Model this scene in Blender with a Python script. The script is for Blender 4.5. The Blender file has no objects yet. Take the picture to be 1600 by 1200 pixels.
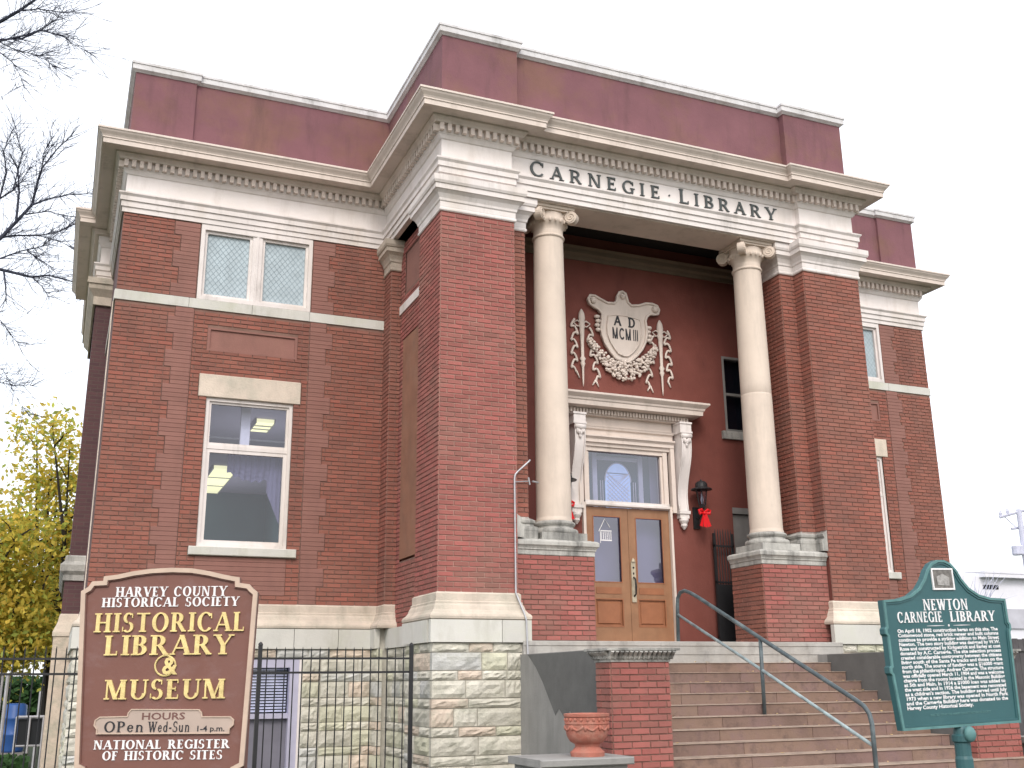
import bpy, math, random
from mathutils import Vector, Matrix
R = math.radians
rnd = random.Random(7)
sc = bpy.context.scene

# ------------------------------------------------------------------ camera, world, sun, exposure
CAM = Vector((-8.135, -13.016, -0.389)); YAW = R(22.914); PITCH = R(15.789); ROLL = R(-0.590); FPX = 1645.3
FWD = Vector((math.sin(YAW)*math.cos(PITCH), math.cos(YAW)*math.cos(PITCH), math.sin(PITCH)))
RGT = Vector((math.cos(YAW), -math.sin(YAW), 0)); UPV = RGT.cross(FWD)
r2 = RGT*math.cos(ROLL)+UPV*math.sin(ROLL); u2 = -RGT*math.sin(ROLL)+UPV*math.cos(ROLL)
cam_d = bpy.data.cameras.new('camera'); cam = bpy.data.objects.new('camera', cam_d); sc.collection.objects.link(cam)
cam.matrix_world = Matrix(((r2.x, u2.x, -FWD.x, CAM.x), (r2.y, u2.y, -FWD.y, CAM.y), (r2.z, u2.z, -FWD.z, CAM.z), (0, 0, 0, 1)))
cam_d.sensor_width = 36; cam_d.lens = 36*FPX/1600; cam_d.clip_start = .1; cam_d.clip_end = 3000
sc.camera = cam
sc.render.resolution_x = 1024; sc.render.resolution_y = 768
w = bpy.data.worlds.new('World'); sc.world = w; w.use_nodes = True
nt = w.node_tree; nt.nodes.clear()
wo = nt.nodes.new('ShaderNodeOutputWorld'); add = nt.nodes.new('ShaderNodeAddShader')
b1 = nt.nodes.new('ShaderNodeBackground'); b2 = nt.nodes.new('ShaderNodeBackground')
sky = nt.nodes.new('ShaderNodeTexSky'); sky.sky_type = 'NISHITA'; sky.sun_disc = False
SUN_EL, SUN_AZ = R(42), R(200)          # azimuth clockwise from +Y
sky.sun_elevation = SUN_EL; sky.sun_rotation = SUN_AZ; sky.air_density = 1; sky.dust_density = 5
nt.links.new(sky.outputs[0], b1.inputs[0]); b1.inputs[1].default_value = 0.05
b2.inputs[0].default_value = (0.95, 0.965, 1.0, 1); b2.inputs[1].default_value = 0.88     # the even cloud layer
nt.links.new(b1.outputs[0], add.inputs[0]); nt.links.new(b2.outputs[0], add.inputs[1]); nt.links.new(add.outputs[0], wo.inputs[0])
sd = bpy.data.lights.new('sun', 'SUN'); sd.energy = 0.85; sd.angle = R(18); sd.color = (1, .97, .93)
sun = bpy.data.objects.new('sun', sd); sc.collection.objects.link(sun)
sdir = Vector((math.sin(SUN_AZ)*math.cos(SUN_EL), math.cos(SUN_AZ)*math.cos(SUN_EL), math.sin(SUN_EL)))
sun.rotation_euler = sdir.to_track_quat('Z', 'Y').to_euler()
vs = sc.view_settings; vs.view_transform = 'Standard'; vs.look = 'None'; vs.gamma = 1; vs.use_curve_mapping = False
vs.exposure = 0.62
sc.render.engine = 'CYCLES'; sc.cycles.max_bounces = 6; sc.cycles.transparent_max_bounces = 12

def ray(px, py):
    return r2*((px-800)/FPX) - u2*((py-600)/FPX) + FWD
def at(px, py, dep): return CAM + ray(px, py)*dep
GZ = -2.0

# ------------------------------------------------------------------ materials
MATS = {}
def srgb(r, g, b):
    f = lambda c: ((c/255+.055)/1.055)**2.4 if c > 10 else c/255/12.92
    return (f(r), f(g), f(b))
def mat(name, col, rough=.8, var=.12, scale=3., bump=0., bscale=40., rand=0., isl=False, tint=None, metal=0., stain=None, stainsc=1.2, stainf=.5, spec=.3, emis=0., streak=False, grime=None):
    if name in MATS: return MATS[name]
    m = bpy.data.materials.new(name); m.use_nodes = True; n = m.node_tree; L = n.links
    P = n.nodes['Principled BSDF']; P.inputs['Roughness'].default_value = rough; P.inputs['Metallic'].default_value = metal
    P.inputs['Specular IOR Level'].default_value = spec
    geo = n.nodes.new('ShaderNodeNewGeometry')
    def noise(s, det=4, rg=.6):
        t = n.nodes.new('ShaderNodeTexNoise'); t.inputs['Scale'].default_value = s; t.inputs['Detail'].default_value = det; t.inputs['Roughness'].default_value = rg
        L.new(geo.outputs['Position'], t.inputs['Vector']); return t
    t1 = noise(scale)
    val = n.nodes.new('ShaderNodeMapRange'); L.new(t1.outputs['Fac'], val.inputs[0])
    val.inputs[1].default_value = .3; val.inputs[2].default_value = .7; val.inputs[3].default_value = 1-var; val.inputs[4].default_value = 1+var
    fac = val.outputs[0]
    if rand or isl:
        oi = n.nodes.new('ShaderNodeObjectInfo'); ad = n.nodes.new('ShaderNodeMath'); ad.operation = 'ADD'
        L.new(oi.outputs['Random'], ad.inputs[0]); L.new(geo.outputs['Random Per Island'], ad.inputs[1])
        fr = n.nodes.new('ShaderNodeMath'); fr.operation = 'FRACT'; L.new(ad.outputs[0], fr.inputs[0]); rv = fr.outputs[0]
        mr = n.nodes.new('ShaderNodeMapRange'); L.new(rv, mr.inputs[0]); mr.inputs[3].default_value = 1-rand; mr.inputs[4].default_value = 1+rand
        mu = n.nodes.new('ShaderNodeMath'); mu.operation = 'MULTIPLY'; L.new(fac, mu.inputs[0]); L.new(mr.outputs[0], mu.inputs[1]); fac = mu.outputs[0]
    base = n.nodes.new('ShaderNodeRGB'); base.outputs[0].default_value = (*col, 1); c = base.outputs[0]
    if tint and (rand or isl):       # other pieces colours
        cr = n.nodes.new('ShaderNodeValToRGB'); cr.color_ramp.interpolation = 'CONSTANT'
        els = cr.color_ramp.elements; els[0].position = 0; els[0].color = (*col, 1); els[1].position = .5; els[1].color = (*tint[0], 1)
        for i, tc in enumerate(tint[1:]):
            e = els.new(.5+.5*(i+1)/len(tint)); e.color = (*tc, 1)
        h = n.nodes.new('ShaderNodeMath'); h.operation = 'MULTIPLY'; h.inputs[1].default_value = 7.31; L.new(rv, h.inputs[0])
        h2 = n.nodes.new('ShaderNodeMath'); h2.operation = 'FRACT'; L.new(h.outputs[0], h2.inputs[0]); L.new(h2.outputs[0], cr.inputs[0]); c = cr.outputs[0]
    if stain:
        t2 = noise(stainsc, 5, .65); rr = n.nodes.new('ShaderNodeMapRange'); L.new(t2.outputs['Fac'], rr.inputs[0])
        rr.inputs[1].default_value = .47; rr.inputs[2].default_value = .66; rr.inputs[3].default_value = 0; rr.inputs[4].default_value = stainf
        if streak:
            mp = n.nodes.new('ShaderNodeMapping'); mp.inputs['Scale'].default_value = (1, 1, .18); L.new(geo.outputs['Position'], mp.inputs[0]); L.new(mp.outputs[0], t2.inputs['Vector'])
        mx = n.nodes.new('ShaderNodeMix'); mx.data_type = 'RGBA'; L.new(rr.outputs[0], mx.inputs[0]); L.new(c, mx.inputs[6]); mx.inputs[7].default_value = (*stain, 1); c = mx.outputs[2]
    if grime:
        t4 = noise(grime[1], 6, .7); mp4 = n.nodes.new('ShaderNodeMapping'); mp4.inputs['Scale'].default_value = (1, 1, grime[2]); mp4.inputs['Location'].default_value = (3.7, 1.3, 0)
        L.new(geo.outputs['Position'], mp4.inputs[0]); L.new(mp4.outputs[0], t4.inputs['Vector'])
        r4 = n.nodes.new('ShaderNodeMapRange'); L.new(t4.outputs['Fac'], r4.inputs[0]); r4.inputs[1].default_value = .52; r4.inputs[2].default_value = .74; r4.inputs[4].default_value = grime[3]
        m4 = n.nodes.new('ShaderNodeMix'); m4.data_type = 'RGBA'; L.new(r4.outputs[0], m4.inputs[0]); L.new(c, m4.inputs[6]); m4.inputs[7].default_value = (*grime[0], 1); c = m4.outputs[2]
    vm = n.nodes.new('ShaderNodeVectorMath'); vm.operation = 'SCALE'; L.new(c, vm.inputs[0]); L.new(fac, vm.inputs['Scale'])
    L.new(vm.outputs[0], P.inputs['Base Color'])
    if bump:
        t3 = noise(bscale, 6, .7); bp = n.nodes.new('ShaderNodeBump'); bp.inputs['Strength'].default_value = bump; bp.inputs['Distance'].default_value = .02
        L.new(t3.outputs['Fac'], bp.inputs['Height']); L.new(bp.outputs[0], P.inputs['Normal'])
    if emis:
        P.inputs['Emission Color'].default_value = (*col, 1); P.inputs['Emission Strength'].default_value = emis
    MATS[name] = m; return m
BR = mat('wing_brick', (.275, .108, .08), .9, .08, 1.6, .35, 60, rand=.09, isl=True, tint=[(.26, .107, .082), (.30, .108, .08), (.245, .103, .08)], stain=(.25, .135, .105), stainsc=.7, stainf=.45, grime=((.13, .075, .065), 1.3, .25, .55))
BP = mat('porch_brick', (.32, .112, .096), .9, .07, 1.6, .35, 60, rand=.11, isl=True, tint=[(.30, .115, .098), (.35, .115, .10), (.28, .11, .092)], stain=(.26, .145, .115), stainsc=.9, stainf=.6, grime=((.17, .085, .075), 1.5, .25, .5))
MORT = mat('mortar', (.21, .125, .10), .95, .2, 6, .2, 80)
MORTL = mat('pale_mortar', (.38, .24, .20), .95, .2, 6, .2, 80)
QU = mat('pressed_brick', (.26, .13, .107), .85, .08, 2.5, .2, 60, rand=.05, isl=True, stain=(.27, .13, .11), stainsc=2, stainf=.5, grime=((.17, .09, .075), 1.6, .3, .5))
CREAM = mat('cream_paint', (.68, .59, .53), .7, .07, 1.5, .1, 30, stain=(.60, .53, .48), stainsc=1.1, stainf=.6, grime=((.36, .31, .26), 3.2, .22, .55))
WHITE = mat('weathered_trim', (.72, .67, .65), .7, .06, 2, .12, 35, stain=(.60, .53, .46), stainsc=1.6, stainf=.5, streak=True, grime=((.38, .35, .32), 4.0, .25, .6))
COLM = mat('column_plaster', (.66, .56, .475), .75, .05, 2.2, .12, 30, stain=(.57, .48, .41), stainsc=1.3, stainf=.6, grime=((.42, .36, .31), 3.0, .15, .5))
LIME = mat('limestone', (.58, .50, .42), .9, .12, 3, .5, 30, rand=.1, isl=True, stain=(.42, .40, .33), stainsc=2, stainf=.6, grime=((.32, .28, .22), 3, .3, .55))
LIMEG = mat('weathered_limestone', (.43, .42, .39), .92, .15, 5, .6, 35, rand=.08, isl=True, stain=(.11, .11, .105), stainsc=4.5, stainf=.75, streak=True)
SMOOTH = mat('smooth_limestone', (.58, .57, .53), .9, .07, 3, .2, 60, rand=.06, isl=True, stain=(.46, .47, .38), stainsc=1.5, stainf=.6, grime=((.38, .37, .30), 2.5, .3, .6))
ROUGH = mat('rough_limestone', (.60, .575, .50), .95, .13, 6, .9, 22, rand=.08, isl=True, tint=[(.55, .54, .42), (.62, .52, .43), (.53, .53, .51)], stain=(.36, .36, .29), stainsc=3.5, stainf=.6, grime=((.40, .39, .30), 2.0, .6, .6))
JOINT = mat('stone_joint', (.42, .40, .35), .95, .2, 6, .2, 60)
PLUM = mat('parapet_coating', (.19, .087, .10), .85, .1, 1.8, .25, 20, stain=(.20, .105, .08), stainsc=1.1, stainf=.75, grime=((.085, .05, .05), 2.4, .16, .55))
COPE = mat('coping', (.62, .61, .62), .6, .08, 3, .1, 30, stain=(.45, .43, .40), stainsc=2, stainf=.5, grime=((.25, .24, .23), 5, .4, .7))
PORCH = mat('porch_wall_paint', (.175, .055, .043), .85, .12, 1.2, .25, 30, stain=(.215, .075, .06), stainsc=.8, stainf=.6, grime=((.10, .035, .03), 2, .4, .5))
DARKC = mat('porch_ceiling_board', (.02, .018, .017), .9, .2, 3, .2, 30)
CONC = mat('concrete_landing', (.40, .385, .36), .95, .12, 4, .4, 50, stain=(.30, .28, .25), stainsc=2.2, stainf=.6, grime=((.16, .15, .14), 4.5, .5, .6))
CHEEK = mat('parged_concrete', (.29, .285, .275), .95, .08, 3, .3, 40, stain=(.16, .16, .155), stainsc=1.3, stainf=.6, streak=True)
DAMP = mat('damp_stain', (.125, .125, .122), .9, .1, 5, .2, 40)
STEP = mat('brown_step_stone', (.23, .155, .12), .9, .14, 3, .4, 40, rand=.05, isl=True, tint=[(.215, .145, .118), (.215, .14, .12), (.24, .165, .13)], stain=(.18, .118, .115), stainsc=3, stainf=.7, grime=((.075, .055, .055), 6, 1., .7))
TREAD = mat('worn_tread', (.36, .28, .225), .9, .15, 4, .4, 40, stain=(.2, .14, .12), stainsc=3, stainf=.5, grime=((.14, .10, .085), 8, 1., .7))
WOOD = mat('oak_door', (.29, .15, .08), .5, .14, 4, .15, 60, stain=(.24, .11, .055), stainsc=2.5, stainf=.6, spec=.4, streak=True)
WOODP = mat('oak_panel', (.31, .125, .06), .5, .12, 5, .15, 60, stain=(.25, .10, .045), stainsc=3, stainf=.6, spec=.4, streak=True)
IRON = mat('black_iron', (.018, .018, .02), .5, .1, 6, .1, 60, spec=.4)
RAILM = mat('green_grey_rail_paint', (.075, .10, .11), .45, .25, 5, .1, 60, stain=(.16, .2, .21), stainsc=5, stainf=.6, spec=.5)
RAILL = mat('pale_worn_rail', (.30, .38, .40), .4, .2, 9, .1, 60, stain=(.13, .17, .18), stainsc=6, stainf=.7, spec=.5)
LAV = mat('lavender_paint', (.42, .41, .52), .6, .08, 4)
SIGNB = mat('sign_brown', (.185, .085, .068), .55, .08, 3, .1, 20, stain=(.15, .078, .07), stainsc=3, stainf=.45, grime=((.25, .17, .17), 5, 1.6, .35))
SIGNE = mat('sign_edge_cream', (.52, .40, .32), .6, .1, 8)
GOLD = mat('gold_leaf', (.72, .57, .25), .38, .18, 14, .2, 30, metal=.25, spec=.5)
LWHITE = mat('white_lettering', (.78, .77, .78), .6, .05, 8)
PLAQ = mat('plaque_face', (.44, .35, .30), .6, .08, 4)
LBLACK = mat('black_lettering', (.03, .03, .035), .6, .1, 8)
LGREEN = mat('dark_bronze_lettering', (.075, .085, .085), .5, .2, 8)
LBROWN = mat('brown_lettering', (.16, .08, .07), .6, .1, 8)
MARK = mat('marker_green', (.033, .105, .115), .42, .08, 4, .05, 30, spec=.45, grime=((.05, .12, .125), 4, .3, .5))
MARKE = mat('marker_worn_edge', (.10, .22, .22), .5, .2, 9)
TERRA = mat('terracotta', (.40, .145, .105), .85, .15, 8, .5, 40, stain=(.40, .22, .17), stainsc=9, stainf=.7)
RED = mat('red_ribbon', (.65, .01, .015), .5, .1, 8)
BARK = mat('bark_grey', (.05, .055, .08), .9, .2, 8)
BARKB = mat('bark_dark', (.035, .03, .025), .9, .2, 8)
GRASS = mat('grass_green', (.032, .045, .02), .95, .3, 3, .6, 30)
LEAF = mat('autumn_leaf', (.68, .56, .10), .7, .15, 1.5, rand=.25, isl=True, tint=[(.50, .52, .10), (.74, .54, .10), (.36, .42, .09)])
HEDGE = mat('dark_leaf', (.03, .075, .02), .8, .2, 2, rand=.3, isl=True)
BLUE = mat('blue_plastic', (.03, .09, .28), .4, .1, 5)
STEEL = mat('galvanised_steel', (.42, .42, .44), .4, .12, 8, metal=.5)
DARK = mat('dark_interior', (.02, .022, .025), .9, .1, 3)
TOWN = mat('far_white_siding', (.72, .72, .78), .8, .05, 1)
ROAD = mat('pavement', (.11, .105, .10), .95, .15, 3, .3, 30)
TANP = mat('tan_board', (.27, .135, .09), .85, .14, 3, .15, 30, stain=(.24, .14, .10), stainsc=2, stainf=.7)
LACE = mat('lavender_lace', (.17, .165, .25), .9, .1, 9)
CURT = mat('white_curtain', (.75, .76, .84), .9, .06, 6)
ROOM = mat('room_paint', (.34, .32, .46), .9, .05, 2)
ROOMD = mat('room_dark_teal', (.035, .09, .12), .9, .1, 2)
FLUO = mat('fluorescent_diffuser', (1, .97, .55), .5, 0, 1, emis=.6)
WIRE = mat('hazed_wire', (.42, .42, .48), .7, .1, 5)  # dark wire made pale: haze and glare put into its colour
POLE = mat('hazed_pole', (.55, .56, .68), .9, .1, 5)  # bluish haze and overexposed look painted into this colour
ACM = mat('mud_grey', (.22, .21, .2), .8, .1, 5)

def glass(name, tint=(.8, .82, .9), refl=.12, rough=.02):
    m = bpy.data.materials.new(name); m.use_nodes = True; n = m.node_tree; L = n.links; n.nodes.remove(n.nodes['Principled BSDF'])
    o = n.nodes['Material Output']; mx = n.nodes.new('ShaderNodeMixShader'); tr = n.nodes.new('ShaderNodeBsdfTransparent'); gl = n.nodes.new('ShaderNodeBsdfGlossy')
    tr.inputs[0].default_value = (*tint, 1); gl.inputs['Roughness'].default_value = rough; gl.inputs[0].default_value = (.95, .95, 1, 1)
    lw = n.nodes.new('ShaderNodeLayerWeight'); lw.inputs[0].default_value = .25
    mr = n.nodes.new('ShaderNodeMapRange'); mr.inputs[3].default_value = refl; mr.inputs[4].default_value = .9; L.new(lw.outputs['Facing'], mr.inputs[0])
    pw = n.nodes.new('ShaderNodeMath'); pw.operation = 'POWER'; pw.inputs[1].default_value = 2.2; L.new(lw.outputs['Facing'], pw.inputs[0]); L.new(pw.outputs[0], mr.inputs[0])
    nz = n.nodes.new('ShaderNodeTexNoise'); nz.inputs['Scale'].default_value = 1.3; g = n.nodes.new('ShaderNodeNewGeometry'); L.new(g.outputs['Position'], nz.inputs['Vector'])
    bp = n.nodes.new('ShaderNodeBump'); bp.inputs['Strength'].default_value = .12; bp.inputs['Distance'].default_value = .05; L.new(nz.outputs['Fac'], bp.inputs['Height']); L.new(bp.outputs[0], gl.inputs['Normal'])
    L.new(mr.outputs[0], mx.inputs[0]); L.new(tr.outputs[0], mx.inputs[1]); L.new(gl.outputs[0], mx.inputs[2]); L.new(mx.outputs[0], o.inputs[0]); MATS[name] = m; return m
GLASS = glass('window_glass', refl=.07)
GLASSD = glass('door_glass', (.55, .56, .66), .14)
LEAD = mat('leaded_glass', (.40, .48, .52), .2, .12, 6, .08, 12, spec=.5)
CAME = mat('lead_came', (.26, .33, .37), .5, .1, 6)
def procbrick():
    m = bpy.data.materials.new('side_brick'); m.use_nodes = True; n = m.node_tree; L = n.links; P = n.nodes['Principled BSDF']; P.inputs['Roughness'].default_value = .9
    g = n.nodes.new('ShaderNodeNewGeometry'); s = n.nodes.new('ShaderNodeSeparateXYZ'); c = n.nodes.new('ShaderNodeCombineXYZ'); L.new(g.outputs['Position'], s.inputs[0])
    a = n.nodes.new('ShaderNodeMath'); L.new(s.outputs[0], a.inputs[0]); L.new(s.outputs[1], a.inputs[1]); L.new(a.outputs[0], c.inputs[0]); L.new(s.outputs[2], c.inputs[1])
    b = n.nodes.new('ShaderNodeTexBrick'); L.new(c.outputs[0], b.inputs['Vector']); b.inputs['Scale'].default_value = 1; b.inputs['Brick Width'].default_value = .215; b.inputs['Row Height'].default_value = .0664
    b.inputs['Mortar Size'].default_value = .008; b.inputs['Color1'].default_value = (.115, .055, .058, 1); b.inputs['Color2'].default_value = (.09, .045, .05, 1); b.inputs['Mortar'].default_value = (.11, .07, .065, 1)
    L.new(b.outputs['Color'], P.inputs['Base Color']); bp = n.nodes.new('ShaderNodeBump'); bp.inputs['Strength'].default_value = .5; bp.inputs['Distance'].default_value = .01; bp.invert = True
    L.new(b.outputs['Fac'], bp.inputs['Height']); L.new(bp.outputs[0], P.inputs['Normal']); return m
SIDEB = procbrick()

def translucent(m, amt):
    n = m.node_tree; L = n.links; P = n.nodes['Principled BSDF']; o = n.nodes['Material Output']; src = P.inputs['Base Color'].links[0].from_socket
    t = n.nodes.new('ShaderNodeBsdfTranslucent'); L.new(src, t.inputs[0]); mx = n.nodes.new('ShaderNodeMixShader'); mx.inputs[0].default_value = amt
    L.new(P.outputs[0], mx.inputs[1]); L.new(t.outputs[0], mx.inputs[2]); L.new(mx.outputs[0], o.inputs[0])
translucent(LEAF, .45); translucent(HEDGE, .3)
# ------------------------------------------------------------------ object helpers
COL = sc.collection
def tag(o, label=None, cat=None, group=None, kind=None):
    if label: o['label'] = label
    if cat: o['category'] = cat
    if group: o['group'] = group
    if kind: o['kind'] = kind
    return o
def empty(name, loc=(0, 0, 0), label=None, cat=None, group=None):
    o = bpy.data.objects.new(name, None); COL.objects.link(o); o.location = loc; return tag(o, label, cat, group)
def link(name, me, parent=None, loc=None):
    o = bpy.data.objects.new(name, me); COL.objects.link(o)
    if parent is not None:
        o.parent = parent
        p = parent; off = Vector((0, 0, 0))
        while p is not None: off += p.location; p = p.parent
        o.location = (Vector(loc) if loc is not None else Vector((0, 0, 0))) - off     # parents are never rotated while building in world space
    elif loc is not None: o.location = loc
    return o
class MB:
    def __init__(s): s.v = []; s.f = []
    def box(s, x0, x1, y0, y1, z0, z1):
        b = len(s.v); s.v += [(x, y, z) for z in (z0, z1) for y in (y0, y1) for x in (x0, x1)]
        s.f += [tuple(b+i for i in q) for q in ((0, 2, 3, 1), (4, 5, 7, 6), (0, 1, 5, 4), (2, 6, 7, 3), (0, 4, 6, 2), (1, 3, 7, 5))]; return s
    def bevbox(s, x0, x1, y0, y1, z0, z1, c=.006):
        """box with all four edges of its front (low y) and its top chamfered"""
        b = len(s.v)
        s.v += [(x0, y1, z0), (x1, y1, z0), (x1, y1, z1), (x0, y1, z1), (x0, y0+c, z0), (x1, y0+c, z0), (x1, y0+c, z1), (x0, y0+c, z1),
                (x0+c, y0, z0+c), (x1-c, y0, z0+c), (x1-c, y0, z1-c), (x0+c, y0, z1-c)]
        s.f += [tuple(b+i for i in q) for q in ((0, 3, 2, 1), (0, 1, 5, 4), (1, 2, 6, 5), (2, 3, 7, 6), (3, 0, 4, 7), (4, 5, 9, 8), (5, 6, 10, 9), (6, 7, 11, 10), (7, 4, 8, 11), (8, 9, 10, 11))]; return s
    def quad(s, a, b, c, d):
        i = len(s.v); s.v += [tuple(a), tuple(b), tuple(c), tuple(d)]; s.f.append((i, i+1, i+2, i+3)); return s
    def tri(s, a, b, c):
        i = len(s.v); s.v += [tuple(a), tuple(b), tuple(c)]; s.f.append((i, i+1, i+2)); return s
    def prism(s, pts, y0, y1):
        """outline in x,z, from y0 (front) to y1"""
        n = len(pts); b = len(s.v); s.v += [(p[0], y0, p[1]) for p in pts]+[(p[0], y1, p[1]) for p in pts]
        s.f.append(tuple(b+i for i in range(n))); s.f.append(tuple(b+n+i for i in reversed(range(n))))
        for i in range(n): j = (i+1) % n; s.f.append((b+i, b+n+i, b+n+j, b+j))
        return s
    def tube(s, pts, rad, n=8, cap=True):
        pts = [Vector(p) for p in pts]; rads = rad if isinstance(rad, (list, tuple)) else [rad]*len(pts); rings = []
        prev = None
        for i, p in enumerate(pts):
            d = (pts[min(i+1, len(pts)-1)]-pts[max(i-1, 0)]).normalized()
            if prev is None: a = d.orthogonal().normalized()
            else: a = (prev-d*prev.dot(d)); a = a.normalized() if a.length > 1e-6 else d.orthogonal().normalized()
            prev = a; bb = d.cross(a); b = len(s.v)
            s.v += [tuple(p+(a*math.cos(2*math.pi*k/n)+bb*math.sin(2*math.pi*k/n))*rads[i]) for k in range(n)]; rings.append(b)
        for r0, r1 in zip(rings, rings[1:]):
            for k in range(n): s.f.append((r0+k, r0+(k+1) % n, r1+(k+1) % n, r1+k))
        if cap: s.f.append(tuple(rings[0]+k for k in reversed(range(n)))); s.f.append(tuple(rings[-1]+k for k in range(n)))
        return s
    def lathe(s, cx, cy, prof, n=32, x=1.):
        rings = []
        for r, z in prof:
            b = len(s.v); s.v += [(cx+r*math.cos(2*math.pi*k/n), cy+r*math.sin(2*math.pi*k/n), z) for k in range(n)]; rings.append(b)
        for r0, r1 in zip(rings, rings[1:]):
            for k in range(n): s.f.append((r0+k, r0+(k+1) % n, r1+(k+1) % n, r1+k))
        s.f.append(tuple(rings[0]+k for k in reversed(range(n)))); s.f.append(tuple(rings[-1]+k for k in range(n))); return s
    def sphere(s, c, rx, ry, rz, n=8, m=6):
        b = len(s.v); s.v.append((c[0], c[1], c[2]-rz))
        for i in range(1, m):
            t = -math.pi/2+math.pi*i/m
            s.v += [(c[0]+rx*math.cos(t)*math.cos(2*math.pi*k/n), c[1]+ry*math.cos(t)*math.sin(2*math.pi*k/n), c[2]+rz*math.sin(t)) for k in range(n)]
        s.v.append((c[0], c[1], c[2]+rz)); top = len(s.v)-1
        for k in range(n):
            s.f.append((b, b+1+(k+1) % n, b+1+k)); s.f.append((top, top-n+k, top-n+(k+1) % n))
            for i in range(m-2):
                q = b+1+i*n; s.f.append((q+k, q+(k+1) % n, q+n+(k+1) % n, q+n+k))
        return s
    def sweep(s, path, prof):
        """profile (offset outwards, z) carried along a plan path with mitred corners; outwards is right of travel"""
        P = [Vector(p) for p in path]; ns = []
        for a, b in zip(P, P[1:]):
            d = (b-a).normalized(); ns.append(Vector((d.y, -d.x)))
        cols = []
        for i, p in enumerate(P):
            if i == 0: m = ns[0]
            elif i == len(P)-1: m = ns[-1]
            else: m = (ns[i-1]+ns[i])/(1+ns[i-1].dot(ns[i]))
            b = len(s.v); s.v += [(p.x+m.x*o, p.y+m.y*o, z) for o, z in prof]; cols.append(b)
        k = len(prof)
        for c0, c1 in zip(cols, cols[1:]):
            for j in range(k-1): s.f.append((c0+j, c1+j, c1+j+1, c0+j+1))
        s.f.append(tuple(cols[0]+j for j in range(k))); s.f.append(tuple(cols[-1]+j for j in reversed(range(k)))); return s
    def mesh(s, name, m, smooth=False):
        me = bpy.data.meshes.new(name); me.from_pydata([tuple(v) for v in s.v], [], s.f); me.materials.append(m); me.update()
        if smooth: me.shade_smooth()
        return me
    def obj(s, name, m, parent=None, smooth=False, kind=None, label=None):
        o = link(name, s.mesh(name, m, smooth), parent)
        if kind: o['kind'] = kind
        if label: o['label'] = label
        return o
def smooth_by_angle(o, deg=35):
    try:
        o.data.shade_smooth(); import bmesh
        bm = bmesh.new(); bm.from_mesh(o.data)
        for e in bm.edges:
            if len(e.link_faces) == 2 and e.calc_face_angle(0) > R(deg): e.smooth = False
        bm.to_mesh(o.data); bm.free()
    except Exception: pass

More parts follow.
